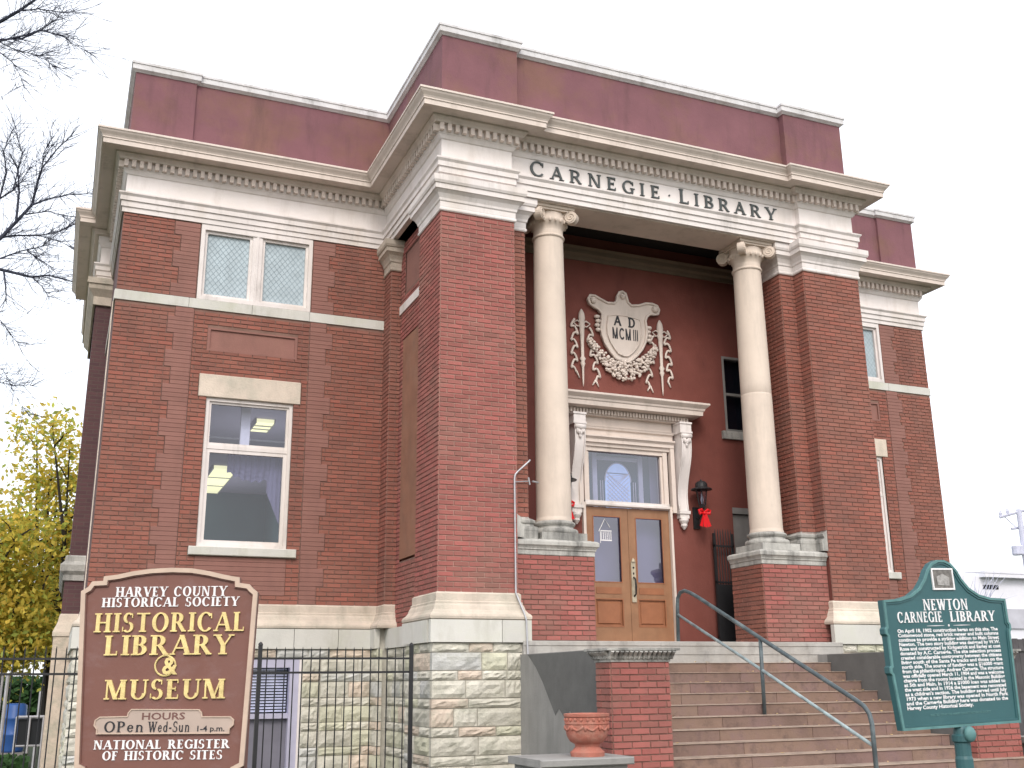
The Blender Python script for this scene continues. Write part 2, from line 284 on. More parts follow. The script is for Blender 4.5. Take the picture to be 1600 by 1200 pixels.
# ------------------------------------------------------------------ lettering: a small serif alphabet of strokes
def glyph(ch, T=.17, t=.07, sf=.055):
    q = []; st = [0]
    def quad(*p): q.append((st[0], p))
    def rect(x0, y0, x1, y1): st[0] += 1; quad((x0, y0), (x1, y0), (x1, y1), (x0, y1))
    def stem(x, w=T, y0=0, y1=1): rect(x, y0, x+w, y1)
    def ser(x, y, w=T, e=.08):
        if sf: rect(x-e, y if y < .5 else y-sf, x+w+e, (y+sf) if y < .5 else y)
    def dia(x0, y0, x1, y1, w): st[0] += 1; quad((x0, y0), (x0+w, y0), (x1+w, y1), (x1, y1))
    def arc(cx, cy, rx, ry, a0, a1, wx=T, wy=t, n=14):
        st[0] += 1; P = []
        for i in range(n+1):
            a = R(a0+(a1-a0)*i/n); P.append(((cx+rx*math.cos(a), cy+ry*math.sin(a)), (cx+(rx-wx)*math.cos(a), cy+(ry-wy)*math.sin(a))))
        for (o0, i0), (o1, i1) in zip(P, P[1:]): quad(o0, o1, i1, i0)
    W = .7
    if ch == 'A': W = .82; dia(.04, 0, .37, 1, t); dia(.62, 0, .33, 1, T); rect(.2, .3, .62, .3+t); ser(.04, 0, t); ser(.62, 0)
    elif ch == 'B': W = .68; stem(.08); arc(.32, .74, .27, .26, -90, 90, T); arc(.32, .27, .31, .27, -90, 90, T); rect(.08, 0, .32, t); rect(.08, 1-t, .32, 1); rect(.08, .48, .32, .48+t); ser(.08, 0, T*.3); ser(.08, 1, T*.3)
    elif ch == 'C' or ch == 'G':
        W = .78; arc(.42, .5, .4, .52, 40, 320, T, t, 20); 
        if sf: rect(.68, .68, .72, .95)
        if ch == 'G': stem(.6, T*.8, 0.03, .42); ser(.6, .42+.0, T*.8) if False else rect(.52, .38, .82, .38+sf+.01)
    elif ch == 'D': W = .78; stem(.08); arc(.33, .5, .4, .5, -90, 90, T, t, 16); rect(.02, 0, .34, t); rect(.02, 1-t, .34, 1)
    elif ch in 'EFL':
        W = .62; stem(.08); ser(.08, 0, T, .06); ser(.08, 1, T, .06)
        if ch != 'F': rect(.08, 0, .56, t); 
        if ch != 'F' and sf: rect(.52, 0, .56, .22)
        if ch != 'L': rect(.08, 1-t, .54, 1); rect(.08, .48, .44, .48+t)
        if ch != 'L' and sf: rect(.5, .8, .54, 1); rect(.41, .4, .44, .62)
    elif ch == 'H': W = .84; stem(.08); stem(.58); rect(.08, .47, .7, .47+t); [ser(x, y) for x in (.08, .58) for y in (0, 1)]
    elif ch == 'I': W = .36; stem(.1); ser(.1, 0); ser(.1, 1)
    elif ch == 'M': W = 1.0; stem(.09, t); stem(.72); dia(.42, 0, .09, 1, T); dia(.45, 0, .74, 1, t); ser(.09, 0, t); ser(.72, 0); ser(.06, 1, t, .05); ser(.72, 1, T, .05)
    elif ch == 'N': W = .84; stem(.1, t); stem(.66, t); dia(.58, 0, .1, 1, T*.9); ser(.1, 0, t); ser(.66, 1, t); ser(.07, 1, t, .05)
    elif ch == 'O': W = .84; arc(.42, .5, .41, .52, 0, 360, T, t, 26)
    elif ch in 'PR':
        W = .66; stem(.08); arc(.32, .72, .3, .28, -90, 90, T); rect(.08, 1-t, .32, 1); rect(.08, .44, .32, .44+t); ser(.08, 0, T); ser(.08, 1, T*.3)
        if ch == 'R': W = .78; dia(.58, 0, .30, .48, T); ser(.6, 0, T*.8, .04)
    elif ch == 'S':
        W = .6; arc(.3, .74, .25, .28, 40, 260, T*.8, t); arc(.3, .26, .27, .28, -140, 80, T*.8, t); dia(.3, .42, .13, .58, T*1.3) if False else None
        if sf: rect(.47, .74, .51, .98); rect(.03, .03, .07, .28)
    elif ch == 'T': W = .7; stem(.35-T/2); ser(.35-T/2, 0); rect(.02, 1-t, .68, 1); 
    elif ch == 'U': W = .82; stem(.1, T, .3, 1); stem(.66, t, .3, 1); arc(.415, .3, .315, .32, 180, 360, T*.8, t); ser(.1, 1); ser(.66, 1, t)
    elif ch == 'V': W = .8; dia(.36, 0, .06, 1, T); dia(.38, 0, .7, 1, t); ser(.06, 1); ser(.7, 1, t)
    elif ch == 'W': W = 1.1; dia(.28, 0, .05, 1, T); dia(.32, 0, .55, 1, t); dia(.68, 0, .48, 1, T); dia(.72, 0, .96, 1, t); ser(.05, 1); ser(.96, 1, t); ser(.5, 1, T*.6)
    elif ch == 'Y': W = .78; stem(.39-T/2, T, 0, .5); dia(.3, .45, .04, 1, T); dia(.4, .45, .68, 1, t); ser(.39-T/2, 0); ser(.05, 1); ser(.68, 1, t)
    elif ch == 'e': W = .52; arc(.26, .33, .24, .34, 20, 330, T*.8, t*.9); rect(.05, .32, .48, .32+t)
    elif ch in 'nu': 
        W = .62
        if ch == 'n': stem(.08, T*.8, 0, .66); arc(.32, .38, .24, .28, 0, 180, T*.8, t); stem(.42, T*.8, 0, .38); ser(.08, 0, T*.8, .05); ser(.42, 0, T*.8, .05)
        else: stem(.06, T*.8, .25, .64); arc(.28, .26, .22, .27, 180, 360, T*.8, t); stem(.4, T*.8, 0, .64)
    elif ch == 'd': W = .58; arc(.27, .32, .24, .33, 0, 360, T*.8, t); stem(.39, T*.8, 0, 1)
    elif ch == '-': W = .36; rect(.04, .3, .32, .3+t*1.5)
    elif ch == '.': W = .24; rect(.06, 0, .06+T*.8, .14)
    elif ch == '*': W = .3; arc(.15, .5, .07, .07, 0, 360, .06, .06, 10)
    elif ch == '1': W = .4; stem(.16); ser(.16, 0)
    elif ch == '2': W = .5; arc(.24, .72, .21, .28, -40, 190, T*.7, t); dia(.03, .0, .3, .55, T*.8); rect(.03, 0, .46, t*1.3)
    elif ch == '4': W = .55; stem(.32); dia(.02, .28, .32, 1, t); rect(.02, .25, .52, .25+t)
    elif ch == ' ': W = .45
    return q, W
def lettering(text, x0, x1, z0, h, depth, name, m, parent, T=.17, t=.07, sf=.055, big=None, frame=None, track=None, as_parts=True):
    """letters between x0 and x1 standing on z0; frame maps (x, outwards, z) to world"""
    gs = []
    for i, ch in enumerate(text):
        k = h*(big if big and (i == 0 or text[i-1] == ' ') else 1); g, W = glyph(ch, T, t, sf); gs.append((g, W, k))
    nat = sum(W*k for g, W, k in gs); g0_ = .10*h; sx = (x1-x0-g0_*(len(text)-1))/nat; sx = min(sx, 1.28); gap = (x1-x0-nat*sx)/max(1, len(text)-1)
    x = x0; mb = MB(); outs = []
    for ch, (g, W, k) in zip(text, gs):
        if as_parts: mb = MB()
        for s, pq in g:
            d = depth+s*.00025*max(1, h*8)
            P = [(x+p[0]*k*sx, z0+p[1]*k) for p in pq]
            F = [frame(a, d, b) for a, b in P]; B = [frame(a, 0, b) for a, b in P]
            i = len(mb.v); mb.v += F+B; mb.f.append((i, i+1, i+2, i+3))
            for e in range(4): mb.f.append((i+e, i+4+e, i+4+(e+1) % 4, i+(e+1) % 4))
        x += W*k*sx+gap
        if as_parts and ch != ' ': outs.append(mb.obj(name, m, parent))
    if not as_parts: outs.append(mb.obj(name, m, parent))
    return outs
def font_text(text, size, m, name, parent, frame, x, z, depth=.002, align='LEFT', bold=0., width=None, linesp=1.):
    cu = bpy.data.curves.new('t', 'FONT'); cu.body = text; cu.size = size; cu.align_x = align; cu.resolution_u = 2; cu.offset = bold; cu.space_line = linesp
    ob = bpy.data.objects.new('t', cu); COL.objects.link(ob); dg = bpy.context.evaluated_depsgraph_get(); dg.update()
    me = bpy.data.meshes.new_from_object(ob.evaluated_get(dg)); bpy.data.objects.remove(ob)
    xs = [v.co.x for v in me.vertices]; k = 1.
    if width and xs: k = width/(max(xs)-min(xs))
    for v in me.vertices: v.co = Vector(frame(x+v.co.x*k, depth, z+v.co.y))
    me.materials.clear(); me.materials.append(m); return link(name, me, parent)

# ------------------------------------------------------------------ ground
def plane(name, x0, x1, y0, y1, z, m):
    mb = MB().quad((x0, y0, z), (x1, y0, z), (x1, y1, z), (x0, y1, z)); return mb.obj(name, m, kind='structure')
plane('ground', -900, 900, -900, 900, GZ, GRASS)
plane('path', -2.9, 2.9, -14, -5.0, GZ+.004, ROAD)
plane('pavement', -60, 60, -17, -14.5, GZ+.008, ROAD)

# ------------------------------------------------------------------ LIBRARY
P, PI_, W_, D_ = 3.7, 2.577, 7.83, 2.83
ZA, ZT, ZC = 6.56, 6.867, 7.70
lib = empty('library_building', (0, 0, GZ), 'red brick classical library with two pale columns and CARNEGIE LIBRARY lettered over the door', 'building')
plan = [(-W_, 12.8), (-W_, 9.4), (-8.08, 9.4), (-8.08, 5.98), (-W_, 5.98), (-W_, D_), (-P, D_), (-P, 0), (-2.6, 0), (-2.6, .1), (2.6, .1), (2.6, 0), (P, 0), (P, D_), (W_, D_), (W_, 12.8), (-W_, 12.8)]
MB().sweep(plan, [(-.05, ZA), (.03, ZA), (.03, 6.64), (.05, 6.643), (.05, 6.735), (.072, 6.738), (.072, 6.81), (.10, 6.845), (.10, ZT), (-.02, ZT+.01)]).obj('architrave', WHITE, lib)
MB().sweep(plan, [(-.03, ZT+.005), (0, ZT+.005), (0, 7.19), (.02, 7.20), (.05, 7.25), (.065, 7.26), (.065, 7.39), (-.03, 7.39)]).obj('frieze', mat('frieze_paint', (.75, .70, .68), .7, .05, 1.5, .1, 30, stain=(.68, .62, .57), stainsc=1, stainf=.5, grime=((.48, .42, .37), 3.0, .2, .45)), lib)
MB().sweep(plan, [(.02, 7.392), (.135, 7.392), (.15, 7.42), (.19, 7.455), (.19, 7.484), (.37, 7.484), (.375, 7.474), (.396, 7.474), (.396, 7.55), (.41, 7.555), (.41, 7.575), (.425, 7.60), (.46, 7.64), (.475, 7.67), (.486, 7.672), (.486, ZC), (.47, ZC+.012), (-.05, ZC+.09)]).obj('cornice', CREAM, lib)
# dentils
dm = MB().box(-.03, .03, -.07, .0, -.055, .055).mesh('dentil', CREAM); nd = 0; dmb = MB()
def along(path, off):
    Pp = [Vector(p) for p in path]; ns = []
    for a, b in zip(Pp, Pp[1:]): d = (b-a).normalized(); ns.append(Vector((d.y, -d.x)))
    out = []
    for i in range(len(Pp)-1):
        m0 = ns[i] if i == 0 else (ns[i-1]+ns[i])/(1+ns[i-1].dot(ns[i])); m1 = ns[i] if i == len(ns)-1 else (ns[i]+ns[i+1])/(1+ns[i].dot(ns[i+1]))
        out.append((Pp[i]+m0*off, Pp[i+1]+m1*off, ns[i]))
    return out
for a, b, n in along(plan[4:15], .066):
    L = (b-a).length; k = int((L-.06)/.112)
    if L < .2: continue
    for i in range(k+1):
        p = a+(b-a)*((.03+(L-.06)*i/max(1, k))/L)
        if nd < 300:
            o = link('dentil', dm, lib, (p.x, p.y, 7.333)); o.rotation_euler = (0, 0, math.atan2(n.x, -n.y)); nd += 1
# parapet
par = [(-7.85, 12.8), (-7.85, 2.79), (-6.92, 2.79), (-6.92, 2.84), (-3.69, 2.84), (-3.69, .04), (-2.48, .04), (-2.48, .17), (2.48, .17), (2.48, .04), (3.69, .04), (3.69, 2.84), (6.92, 2.84), (6.92, 2.79), (7.85, 2.79), (7.85, 12.8), (-7.85, 12.8)]
MB().sweep(par, [(-.3, 7.66), (0, 7.66), (0, 8.96), (-.3, 8.96)]).obj('parapet', PLUM, lib)
MB().sweep(par, [(-.3, 8.95), (.012, 8.95), (.03, 8.965), (.06, 8.985), (.06, 9.07), (.075, 9.075), (.075, 9.115), (-.3, 9.15)]).obj('coping', COPE, lib)
MB().box(-7.6, 7.6, 3.1, 12.6, 8.0, 8.05).box(-3.4, 3.4, .35, 3.1, 8.0, 8.05).obj('roof', ACM, lib)

# --- brickwork
stuffB = {}; counts = {'lib': 0, 'steps': 0}
CH, BL = .0664, .2155
def wall(origin, u, n, u0, u1, z0, z1, holes, m, mort, parent, key, indiv=False, phase=0., z_ind=99):
    """bricks on a vertical plane. origin (x,y); u: unit vector along; n: outward"""
    ox, oy = origin; ux, uy = u; nx, ny = n
    f = lambda a, d, z: (ox+ux*a+nx*d, oy+uy*a+ny*d, z)
    # mortar bed, cut round the holes
    us = sorted({u0, u1, *[h[0] for h in holes], *[h[1] for h in holes]}); zs = sorted({z0, z1, *[h[2] for h in holes], *[h[3] for h in holes]})
    us = [x for x in us if u0 <= x <= u1]; zs = [x for x in zs if z0 <= x <= z1]; mm = MB()
    for a, b in zip(us, us[1:]):
        for c, d in zip(zs, zs[1:]):
            mu_, mz = (a+b)/2, (c+d)/2
            if any(h[0] < mu_ < h[1] and h[2] < mz < h[3] for h in holes): continue
            mm.quad(f(a, 0, c), f(b, 0, c), f(b, 0, d), f(a, 0, d))
    o = mm.obj('mortar_bed', mort, parent)
    mb = stuffB.setdefault((key, m.name), MB())
    row0 = round(z0/CH); r = row0
    j = .0052
    while r*CH < z1-.01:
        za, zb = max(r*CH, z0)+j, min((r+1)*CH, z1)-j
        if zb-za < .015: r += 1; continue
        iv = [(u0, u1)]; zc = (za+zb)/2
        for h in holes:
            if h[2]-.012 < zc < h[3]+.012:
                nv = []
                for a, b in iv:
                    if h[1] <= a or h[0] >= b: nv.append((a, b)); continue
                    if h[0] > a: nv.append((a, h[0]))
                    if h[1] < b: nv.append((h[1], b))
                iv = nv
        for a, b in iv:
            s = u0+phase-(BL/2 if r % 2 else 0)
            k = math.floor((a-s)/BL)
            while s+k*BL < b-.01:
                p, q = max(s+k*BL, a)+j, min(s+(k+1)*BL, b)-j; k += 1
                if q-p < .02: continue
                d = .010+rnd.uniform(-.0015, .0025); dx = rnd.uniform(-.0015, .0015); dz = rnd.uniform(-.001, .001); p += dx; q += dx; c = .003
                V = [f(p, -.002, za+dz), f(q, -.002, za+dz), f(q, -.002, zb+dz), f(p, -.002, zb+dz), f(p+c, d, za+c+dz), f(q-c, d+rnd.uniform(-.001, .001), za+c+dz), f(q-c, d, zb-c+dz), f(p+c, d, zb-c+dz)]
                F = [(4, 5, 6, 7), (0, 1, 5, 4), (1, 2, 6, 5), (2, 3, 7, 6), (3, 0, 4, 7)]
                if indiv and counts[key] < 300 and zc < z_ind:
                    t = MB(); t.v = V; t.f = list(F); t.obj('brick', m, parent); counts[key] += 1
                else:
                    i = len(mb.v); mb.v += V; mb.f += [tuple(i+x for x in g) for g in F]
        r += 1
X, NY, NX = (1, 0), (0, -1), (-1, 0)
QS = []                           # toothed strips of pressed brick beside the wing windows
for s in (-1, 1):
    z = .74; i = 0
    while z < 6.5:
        zt = min(z+CH*4, 6.54)
        wd = .10 if i % 2 else 0.
        for a, b in ((-6.97-wd, -6.69), (-4.91, -4.65+wd)):
            a_, b_ = (a, b) if s < 0 else (-b, -a)
            if not (z < 5.31 and zt > 5.15): QS.append((a_, b_, z, zt))
            else:
                if z < 5.13: QS.append((a_, b_, z, 5.148))
                if zt > 5.33: QS.append((a_, b_, 5.312, zt))
        z = zt; i += 1
for s in (-1, 1):
    def H(a, b, c, d): return (a, b, c, d) if s < 0 else (-b, -a, c, d)
    x0, x1 = (-W_, -3.66) if s < 0 else (3.66, W_)
    hs = [H(-6.68, -4.92, 5.31, 6.56), (x0, x1, 5.15, 5.31), H(-6.55, -5.01, 3.775, 4.13), H(-6.42, -5.12, 1.54, 3.775), H(-6.53, -4.98, 1.41, 1.54), H(-6.47, -5.10, 4.50, 4.87), H(-6.43, -5.12, .86, 1.40)]+[q for q in QS if (q[0] < 0) == (s < 0)]
    wall((0, D_), X, NY, x0, x1, .70, 6.56, hs, BR, MORT, lib, 'lib')
    px0, px1 = (-P, -PI_) if s < 0 else (PI_, P)
    wall((0, 0), X, NY, px0, px1, .70, 6.08, [], BP if s < 0 else BR, MORTL if s < 0 else MORT, lib, 'lib', indiv=(s < 0), z_ind=4.3)
    rx0, rx1 = (-PI_, -2.3) if s < 0 else (2.3, PI_)
    wall((0, .26), X, NY, rx0, rx1, 1.40, 6.08, [], BR, MORT, lib, 'lib')
    wall((s*2.3, 0), (0, 1), (-s, 0), .26, .95, 1.40, 6.5, [], BR, MORT, lib, 'lib')
    wall((s*PI_, 0), (0, 1), (-s, 0), 0, .26, 1.4, 6.08, [], BR, MORT, lib, 'lib')
    d0, d1 = (-PI_, -1.4) if s < 0 else (1.4, PI_)
    wall((0, .08), X, NY, d0, d1, .12, 1.27, [], BP, MORT, lib, 'lib')
    wall((s*1.4, 0), (0, 1), (-s, 0), .08, .87, .12, 1.27, [], BR, MORT, lib, 'lib')
    wall((s*P, 0), (0, 1), (s, 0), 0, .95, .70, 6.08, [], BP, MORT, lib, 'lib')
    wall((s*3.53, 0), (0, 1), (s, 0), .95, 2.45, .38, 6.5, [(1.28, 2.22, 5.62, 6.30), (.95, 2.45, 5.30, 5.44), (1.30, 2.28, 1.35, 4.85)], BP, MORT, lib, 'lib')
    a, b = (-P, -3.53) if s < 0 else (3.53, P)
    wall((0, 2.45), X, NY, a, b, .70, 6.08, [], BR, MORT, lib, 'lib')
    wall((s*P, 0), (0, 1), (s, 0), 2.45, D_, .70, 6.08, [], BR, MORT, lib, 'lib')
    # solid cores behind the faces, so that no light leaks
    MB().box(*sorted((s*3.69, s*2.31)), .27, .94, .38, 6.5).box(*sorted((s*3.69, s*2.59)), .01, .27, .38, 6.5).box(*sorted((s*3.485, s*2.75)), .94, 3.3, .38, 6.5).box(*sorted((s*3.69, s*2.75)), 2.46, 3.2, .38, 6.5).obj('wall_core', PORCH, lib)
    MB().box(*sorted((s*2.59, s*1.41)), .09, .86, GZ, 1.26).obj('pedestal_core', MORT, lib)
qmb = {}
for (a, b, c, d) in QS:
    q = MB(); n = max(1, round((d-c)/CH))
    for k in range(n): q.bevbox(a+.003, b-.003, D_-.014, D_+.02, c+(d-c)*k/n+.0015, c+(d-c)*(k+1)/n-.0015, .003)
    q.obj('quoin_block', QU, lib)
for s in (-1, 1):
    # smooth field below the sill, recessed panel above the lintel
    a, b = sorted((s*6.46, s*5.11)); MB().box(a-.01, b+.01, D_+.012, D_+.03, 4.49, 4.88).obj('blind_panel', QU, lib)
    mb = MB().box(a-.01, a+.03, D_-.012, D_+.02, 4.5, 4.87).box(b-.03, b+.01, D_-.012, D_+.02, 4.5, 4.87).box(a+.03, b-.03, D_-.012, D_+.02, 4.84, 4.87).box(a+.03, b-.03, D_-.012, D_+.02, 4.5, 4.53); mb.obj('panel_border', QU, lib)
    q = MB()
    for k in range(8): q.bevbox(a+.03, b-.01, D_-.014, D_+.02, .86+k*.0675+.0015, .86+(k+1)*.0675-.0015, .003)
    q.obj('smooth_field', QU, lib)
    MB().box(*sorted((s*3.49, s*3.518)), 1.27, 2.23, 5.61, 6.31).obj('blind_panel', QU, lib)
    MB().box(*sorted((s*3.50, s*3.545)), 1.33, 2.25, 1.38, 4.82).obj('boarded_window', TANP, lib, label='tall boarded window painted tan')
    MB().box(*sorted((s*3.5, s*3.56)), .95, 2.45, 5.30, 5.44).obj('belt_course', WHITE, lib)
# side walls (seen only at a grazing angle)
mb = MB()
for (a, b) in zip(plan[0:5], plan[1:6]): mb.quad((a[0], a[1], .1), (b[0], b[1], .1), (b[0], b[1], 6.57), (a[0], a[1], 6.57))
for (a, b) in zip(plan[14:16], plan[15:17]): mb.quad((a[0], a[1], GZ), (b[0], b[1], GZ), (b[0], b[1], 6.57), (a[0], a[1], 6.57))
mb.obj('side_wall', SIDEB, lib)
for (k, mn), mb in list(stuffB.items()):
    if k == 'lib': mb.obj('brickwork', MATS[mn], lib, kind='stuff')
# side block caps and pedestals
MB().sweep([(-W_, 9.4), (-8.10, 9.4), (-8.10, 5.96), (-W_, 5.96)], [(0, 6.08), (.03, 6.09), (.03, 6.24), (.12, 6.36), (.13, 6.44), (.155, 6.45), (.155, 6.555), (0, 6.555)]).obj('pier_cap', LIME, lib)
MB().sweep([(-W_, 9.7), (-8.12, 9.7), (-8.12, 5.80), (-W_, 5.80)], [(0, 1.27), (.03, 1.27), (.03, 1.36), (.08, 1.42), (.09, 1.52), (.03, 1.58), (.02, 1.66), (0, 1.68)]).obj('side_pedestal_cap', LIMEG, lib)
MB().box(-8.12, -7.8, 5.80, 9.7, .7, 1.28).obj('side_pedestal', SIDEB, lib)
MB().sweep([(-W_, 9.7), (-8.12, 9.7), (-8.12, 5.80), (-W_, 5.80)], [(0, .38), (.1, .385), (.1, .45), (.04, .6), (.02, .72), (0, .74)]).obj('water_table', LIME, lib)
MB().box(-8.2, -7.8, 5.72, 9.78, GZ, .382).obj('side_pedestal_base', ROUGH, lib)
# caps of the piers
capprof = [(-.02, 6.06), (.018, 6.06), (.03, 6.075), (.03, 6.10), (.018, 6.115), (.02, 6.135), (.02, 6.20), (.035, 6.215), (.04, 6.25), (.07, 6.31), (.11, 6.35), (.125, 6.355), (.125, 6.43), (.14, 6.435), (.155, 6.47), (.155, 6.553), (-.02, 6.555)]
for s in (-1, 1):
    pts = [(-3.53, .95), (-P, .95), (-P, 0), (-PI_, 0), (-PI_, .26), (-2.3, .26), (-2.3, .95)]
    if s > 0: pts = [(-x, y) for x, y in reversed(pts)]
    MB().sweep(pts, capprof).obj('pier_cap', WHITE, lib)
    pts = [(-P, D_), (-P, 2.45), (-3.53, 2.45)]
    if s > 0: pts = [(-x, y) for x, y in reversed(pts)]
    MB().sweep(pts, capprof).obj('pier_cap', LIME, lib)
# water table, plinth stones, rough stones
wt = [(-.02, .74), (.004, .74), (.02, .725), (.03, .715), (.03, .62), (.045, .61), (.045, .585), (.06, .56), (.075, .51), (.10, .475), (.13, .45), (.14, .425), (.136, .395), (.12, .387), (-.02, .387)][::-1]
for s in (-1, 1):
    for pts in ([(-W_, 5.8), (-W_, D_), (-P, D_), (-P, 2.45), (-3.53, 2.45)], [(-3.53, .95), (-P, .95), (-P, 0), (-PI_, 0), (-PI_, .14)]):
        if s > 0: pts = [(-x, y) for x, y in reversed(pts)]
        MB().sweep(pts, wt).obj('water_table', LIME, lib)
def blocks(a, b, n, off, z0, z1, lo, hi, m, name, rough=0., holes=()):
    """a course of stones from a to b (plan points), outward n, face at off"""
    a, b = Vector(a), Vector(b); L = (b-a).length; d = (b-a)/L; n = Vector(n); p = 0.
    while p < L-.01:
        q = p+rnd.uniform(lo, hi)
        if L-q < lo*.7: q = L
        for h in holes:          # (u0,u1,z0,z1): never run across an opening
            if h[2] < (z0+z1)/2 < h[3]:
                if p < h[0] < q: q = h[0]
                if h[0] <= p+.001 < h[1]: p = h[1]; q = max(q, p+lo)
        if p >= L-.01: break
        g = .004 if not rough else .006
        mb = MB(); nx, nz = (7, 4) if rough else (1, 1); u0, u1 = p+g, q-g; w0, w1 = z0+g, z1-g
        if u1-u0 < .03: p = q; continue
        grid = []
        for i in range(nx+1):
            for j in range(nz+1):
                fu, fz = i/nx, j/nz; edge = min(fu, 1-fu, fz, 1-fz)
                dd = off if not rough else off+(-rough*.55 if edge == 0 else rough*rnd.uniform(-.15, .8))
                pt = a+d*(u0+(u1-u0)*fu+(rnd.uniform(-.006, .006) if 0 < fu < 1 and rough else 0))+n*dd; mb.v.append((pt.x, pt.y, w0+(w1-w0)*fz))
        for i in range(nx):
            for j in range(nz): k = i*(nz+1)+j; mb.f.append((k, k+nz+1, k+nz+2, k+1))
        ring = [(i, 0) for i in range(nx)]+[(nx, j) for j in range(nz)]+[(i, nz) for i in range(nx, 0, -1)]+[(0, j) for j in range(nz, 0, -1)]
        base = len(mb.v)
        for (i, j) in ring:
            v = mb.v[i*(nz+1)+j]; mb.v.append((v[0]-n.x*.08, v[1]-n.y*.08, v[2]))
        R_ = len(ring)
        for k in range(R_):
            i, j = ring[k]; i2, j2 = ring[(k+1) % R_]
            mb.f.append((i*(nz+1)+j, base+k, base+(k+1) % R_, i2*(nz+1)+j2))
        mb.obj(name, m, lib); p = q
for s in (-1, 1):
    sg = lambda *c: [(x*(-1 if s > 0 else 1), y) for x, y in c]
    runs = [(*sg((-W_, D_), (-3.55, D_)), (0, -1)), (*sg((-P, 0), (-PI_, 0)), (0, -1))]
    side = [(*sg((-P, .95), (-P, 0)), (s, 0)), (*sg((-3.53, 2.45), (-3.53, .95)), (s, 0)), (*sg((-P, D_), (-P, 2.45)), (s, 0))]
    if s < 0: side += [((-W_, 5.7), (-W_, D_), (-1, 0))]
    for (a, b, n) in runs+side:
        a, b = Vector(a), Vector(b)
        d = (b-a).normalized(); nn = Vector(n)
        e0, e1 = .136, .136
        blocks(tuple(a-d*e0 if (b-a).length > 0 else a), tuple(b+d*(e1 if abs(b.x) < 3.6 and abs(b.y) < .1 else 0)), n, .136, .097, .385, .55, 1.3, SMOOTH, 'plinth_stone')
        aa, bb = a-d*.10, b+d*(.02 if abs(b.x) < 3.6 else .0)
        z = .095; i = 0
        deep = GZ if (s < 0 or abs(a.x) > 4) else GZ
        holes = [(1.53, 3.10, -1.95, -.02)] if (abs(a.y-D_) < .01 and n == (0, -1)) else []
        while z > deep:
            hgt = .118 if i % 2 == 0 else .222
            blocks(tuple(aa), tuple(bb), n, .10, z-hgt, z, .28, .72, ROUGH, 'stone', .022, holes); z -= hgt; i += 1
    MB().box(*sorted((s*(W_+.05), s*6.42)), D_-.075, D_+.3, GZ, .385).box(*sorted((s*4.80, s*3.5)), D_-.075, D_+.3, GZ, .385).box(*sorted((s*6.42, s*4.8)), D_-.075, D_+.3, -.02, .385).box(*sorted((s*(P+.075), s*2.6)), -.075, .9, GZ, .385).box(*sorted((s*3.6, s*3.3)), .9, 2.5, GZ, .385).box(*sorted((s*(P+.075), s*3.3)), 2.5, D_, GZ, .385).box(*sorted((s*(W_+.075), s*7.5)), D_+.1, 12.8, GZ, .385).obj('foundation_wall', JOINT, lib)

# --- windows of the wings
def frame_rect(mb, x0, x1, z0, z1, w, y0, y1, wt_=None):
    wt_ = wt_ or w
    mb.box(x0, x0+w, y0, y1, z0, z1).box(x1-w, x1, y0, y1, z0, z1).box(x0+w, x1-w, y0, y1, z1-wt_, z1).box(x0+w, x1-w, y0, y1, z0, z0+w)
def upper_window(s):
    x0, x1 = sorted((s*6.675, s*4.925)); xm = (x0+x1)/2
    mb = MB(); frame_rect(mb, x0, x1, 5.312, 6.556, .06, D_-.015, D_+.16, .09)
    mb.box(xm-.075, xm+.075, D_+.0, D_+.14, 5.372, 6.466); mb.box(xm-.015, xm+.015, D_-.012, D_+.0, 5.372, 6.466)
    fr = mb.obj('window', WHITE, lib)
    for a, b in ((x0+.06, xm-.075), (xm+.075, x1-.06)):
        mb = MB(); frame_rect(mb, a, b, 5.372, 6.466, .045, D_+.03, D_+.10); mb.obj('sash', WHITE, fr)
        a2, b2, c2, d2 = a+.045, b-.045, 5.417, 6.421
        MB().box(a2, b2, D_+.075, D_+.082, c2, d2).obj('leaded_pane', LEAD, fr)
        mb = MB(); st = .105; w2 = .0045     # diamond cames
        for sl in (1, -1):
            k = -30
            while k < 40:
                c = c2+k*st; pts = []
                p0, p1 = (a2, c), (b2, c+sl*(b2-a2)*1.25)
                # clip on z
                (xa, za), (xb, zb) = p0, p1
                ok = True
                for lim, sgn in ((c2, 1), (d2, -1)):
                    if (za-lim)*sgn < 0 and (zb-lim)*sgn < 0: ok = False; break
                    if (za-lim)*sgn < 0: t_ = (lim-za)/(zb-za); xa, za = xa+(xb-xa)*t_, lim
                    elif (zb-lim)*sgn < 0: t_ = (lim-za)/(zb-za); xb, zb = xa+(xb-xa)*t_, lim
                if ok and abs(xb-xa) > .01:
                    yy = D_+.070+(.0012 if sl > 0 else 0)
                    mb.quad((xa, yy, za-w2), (xb, yy, zb-w2), (xb, yy, zb+w2), (xa, yy, za+w2))
                k += 1
        mb.obj('lattice', CAME, fr)
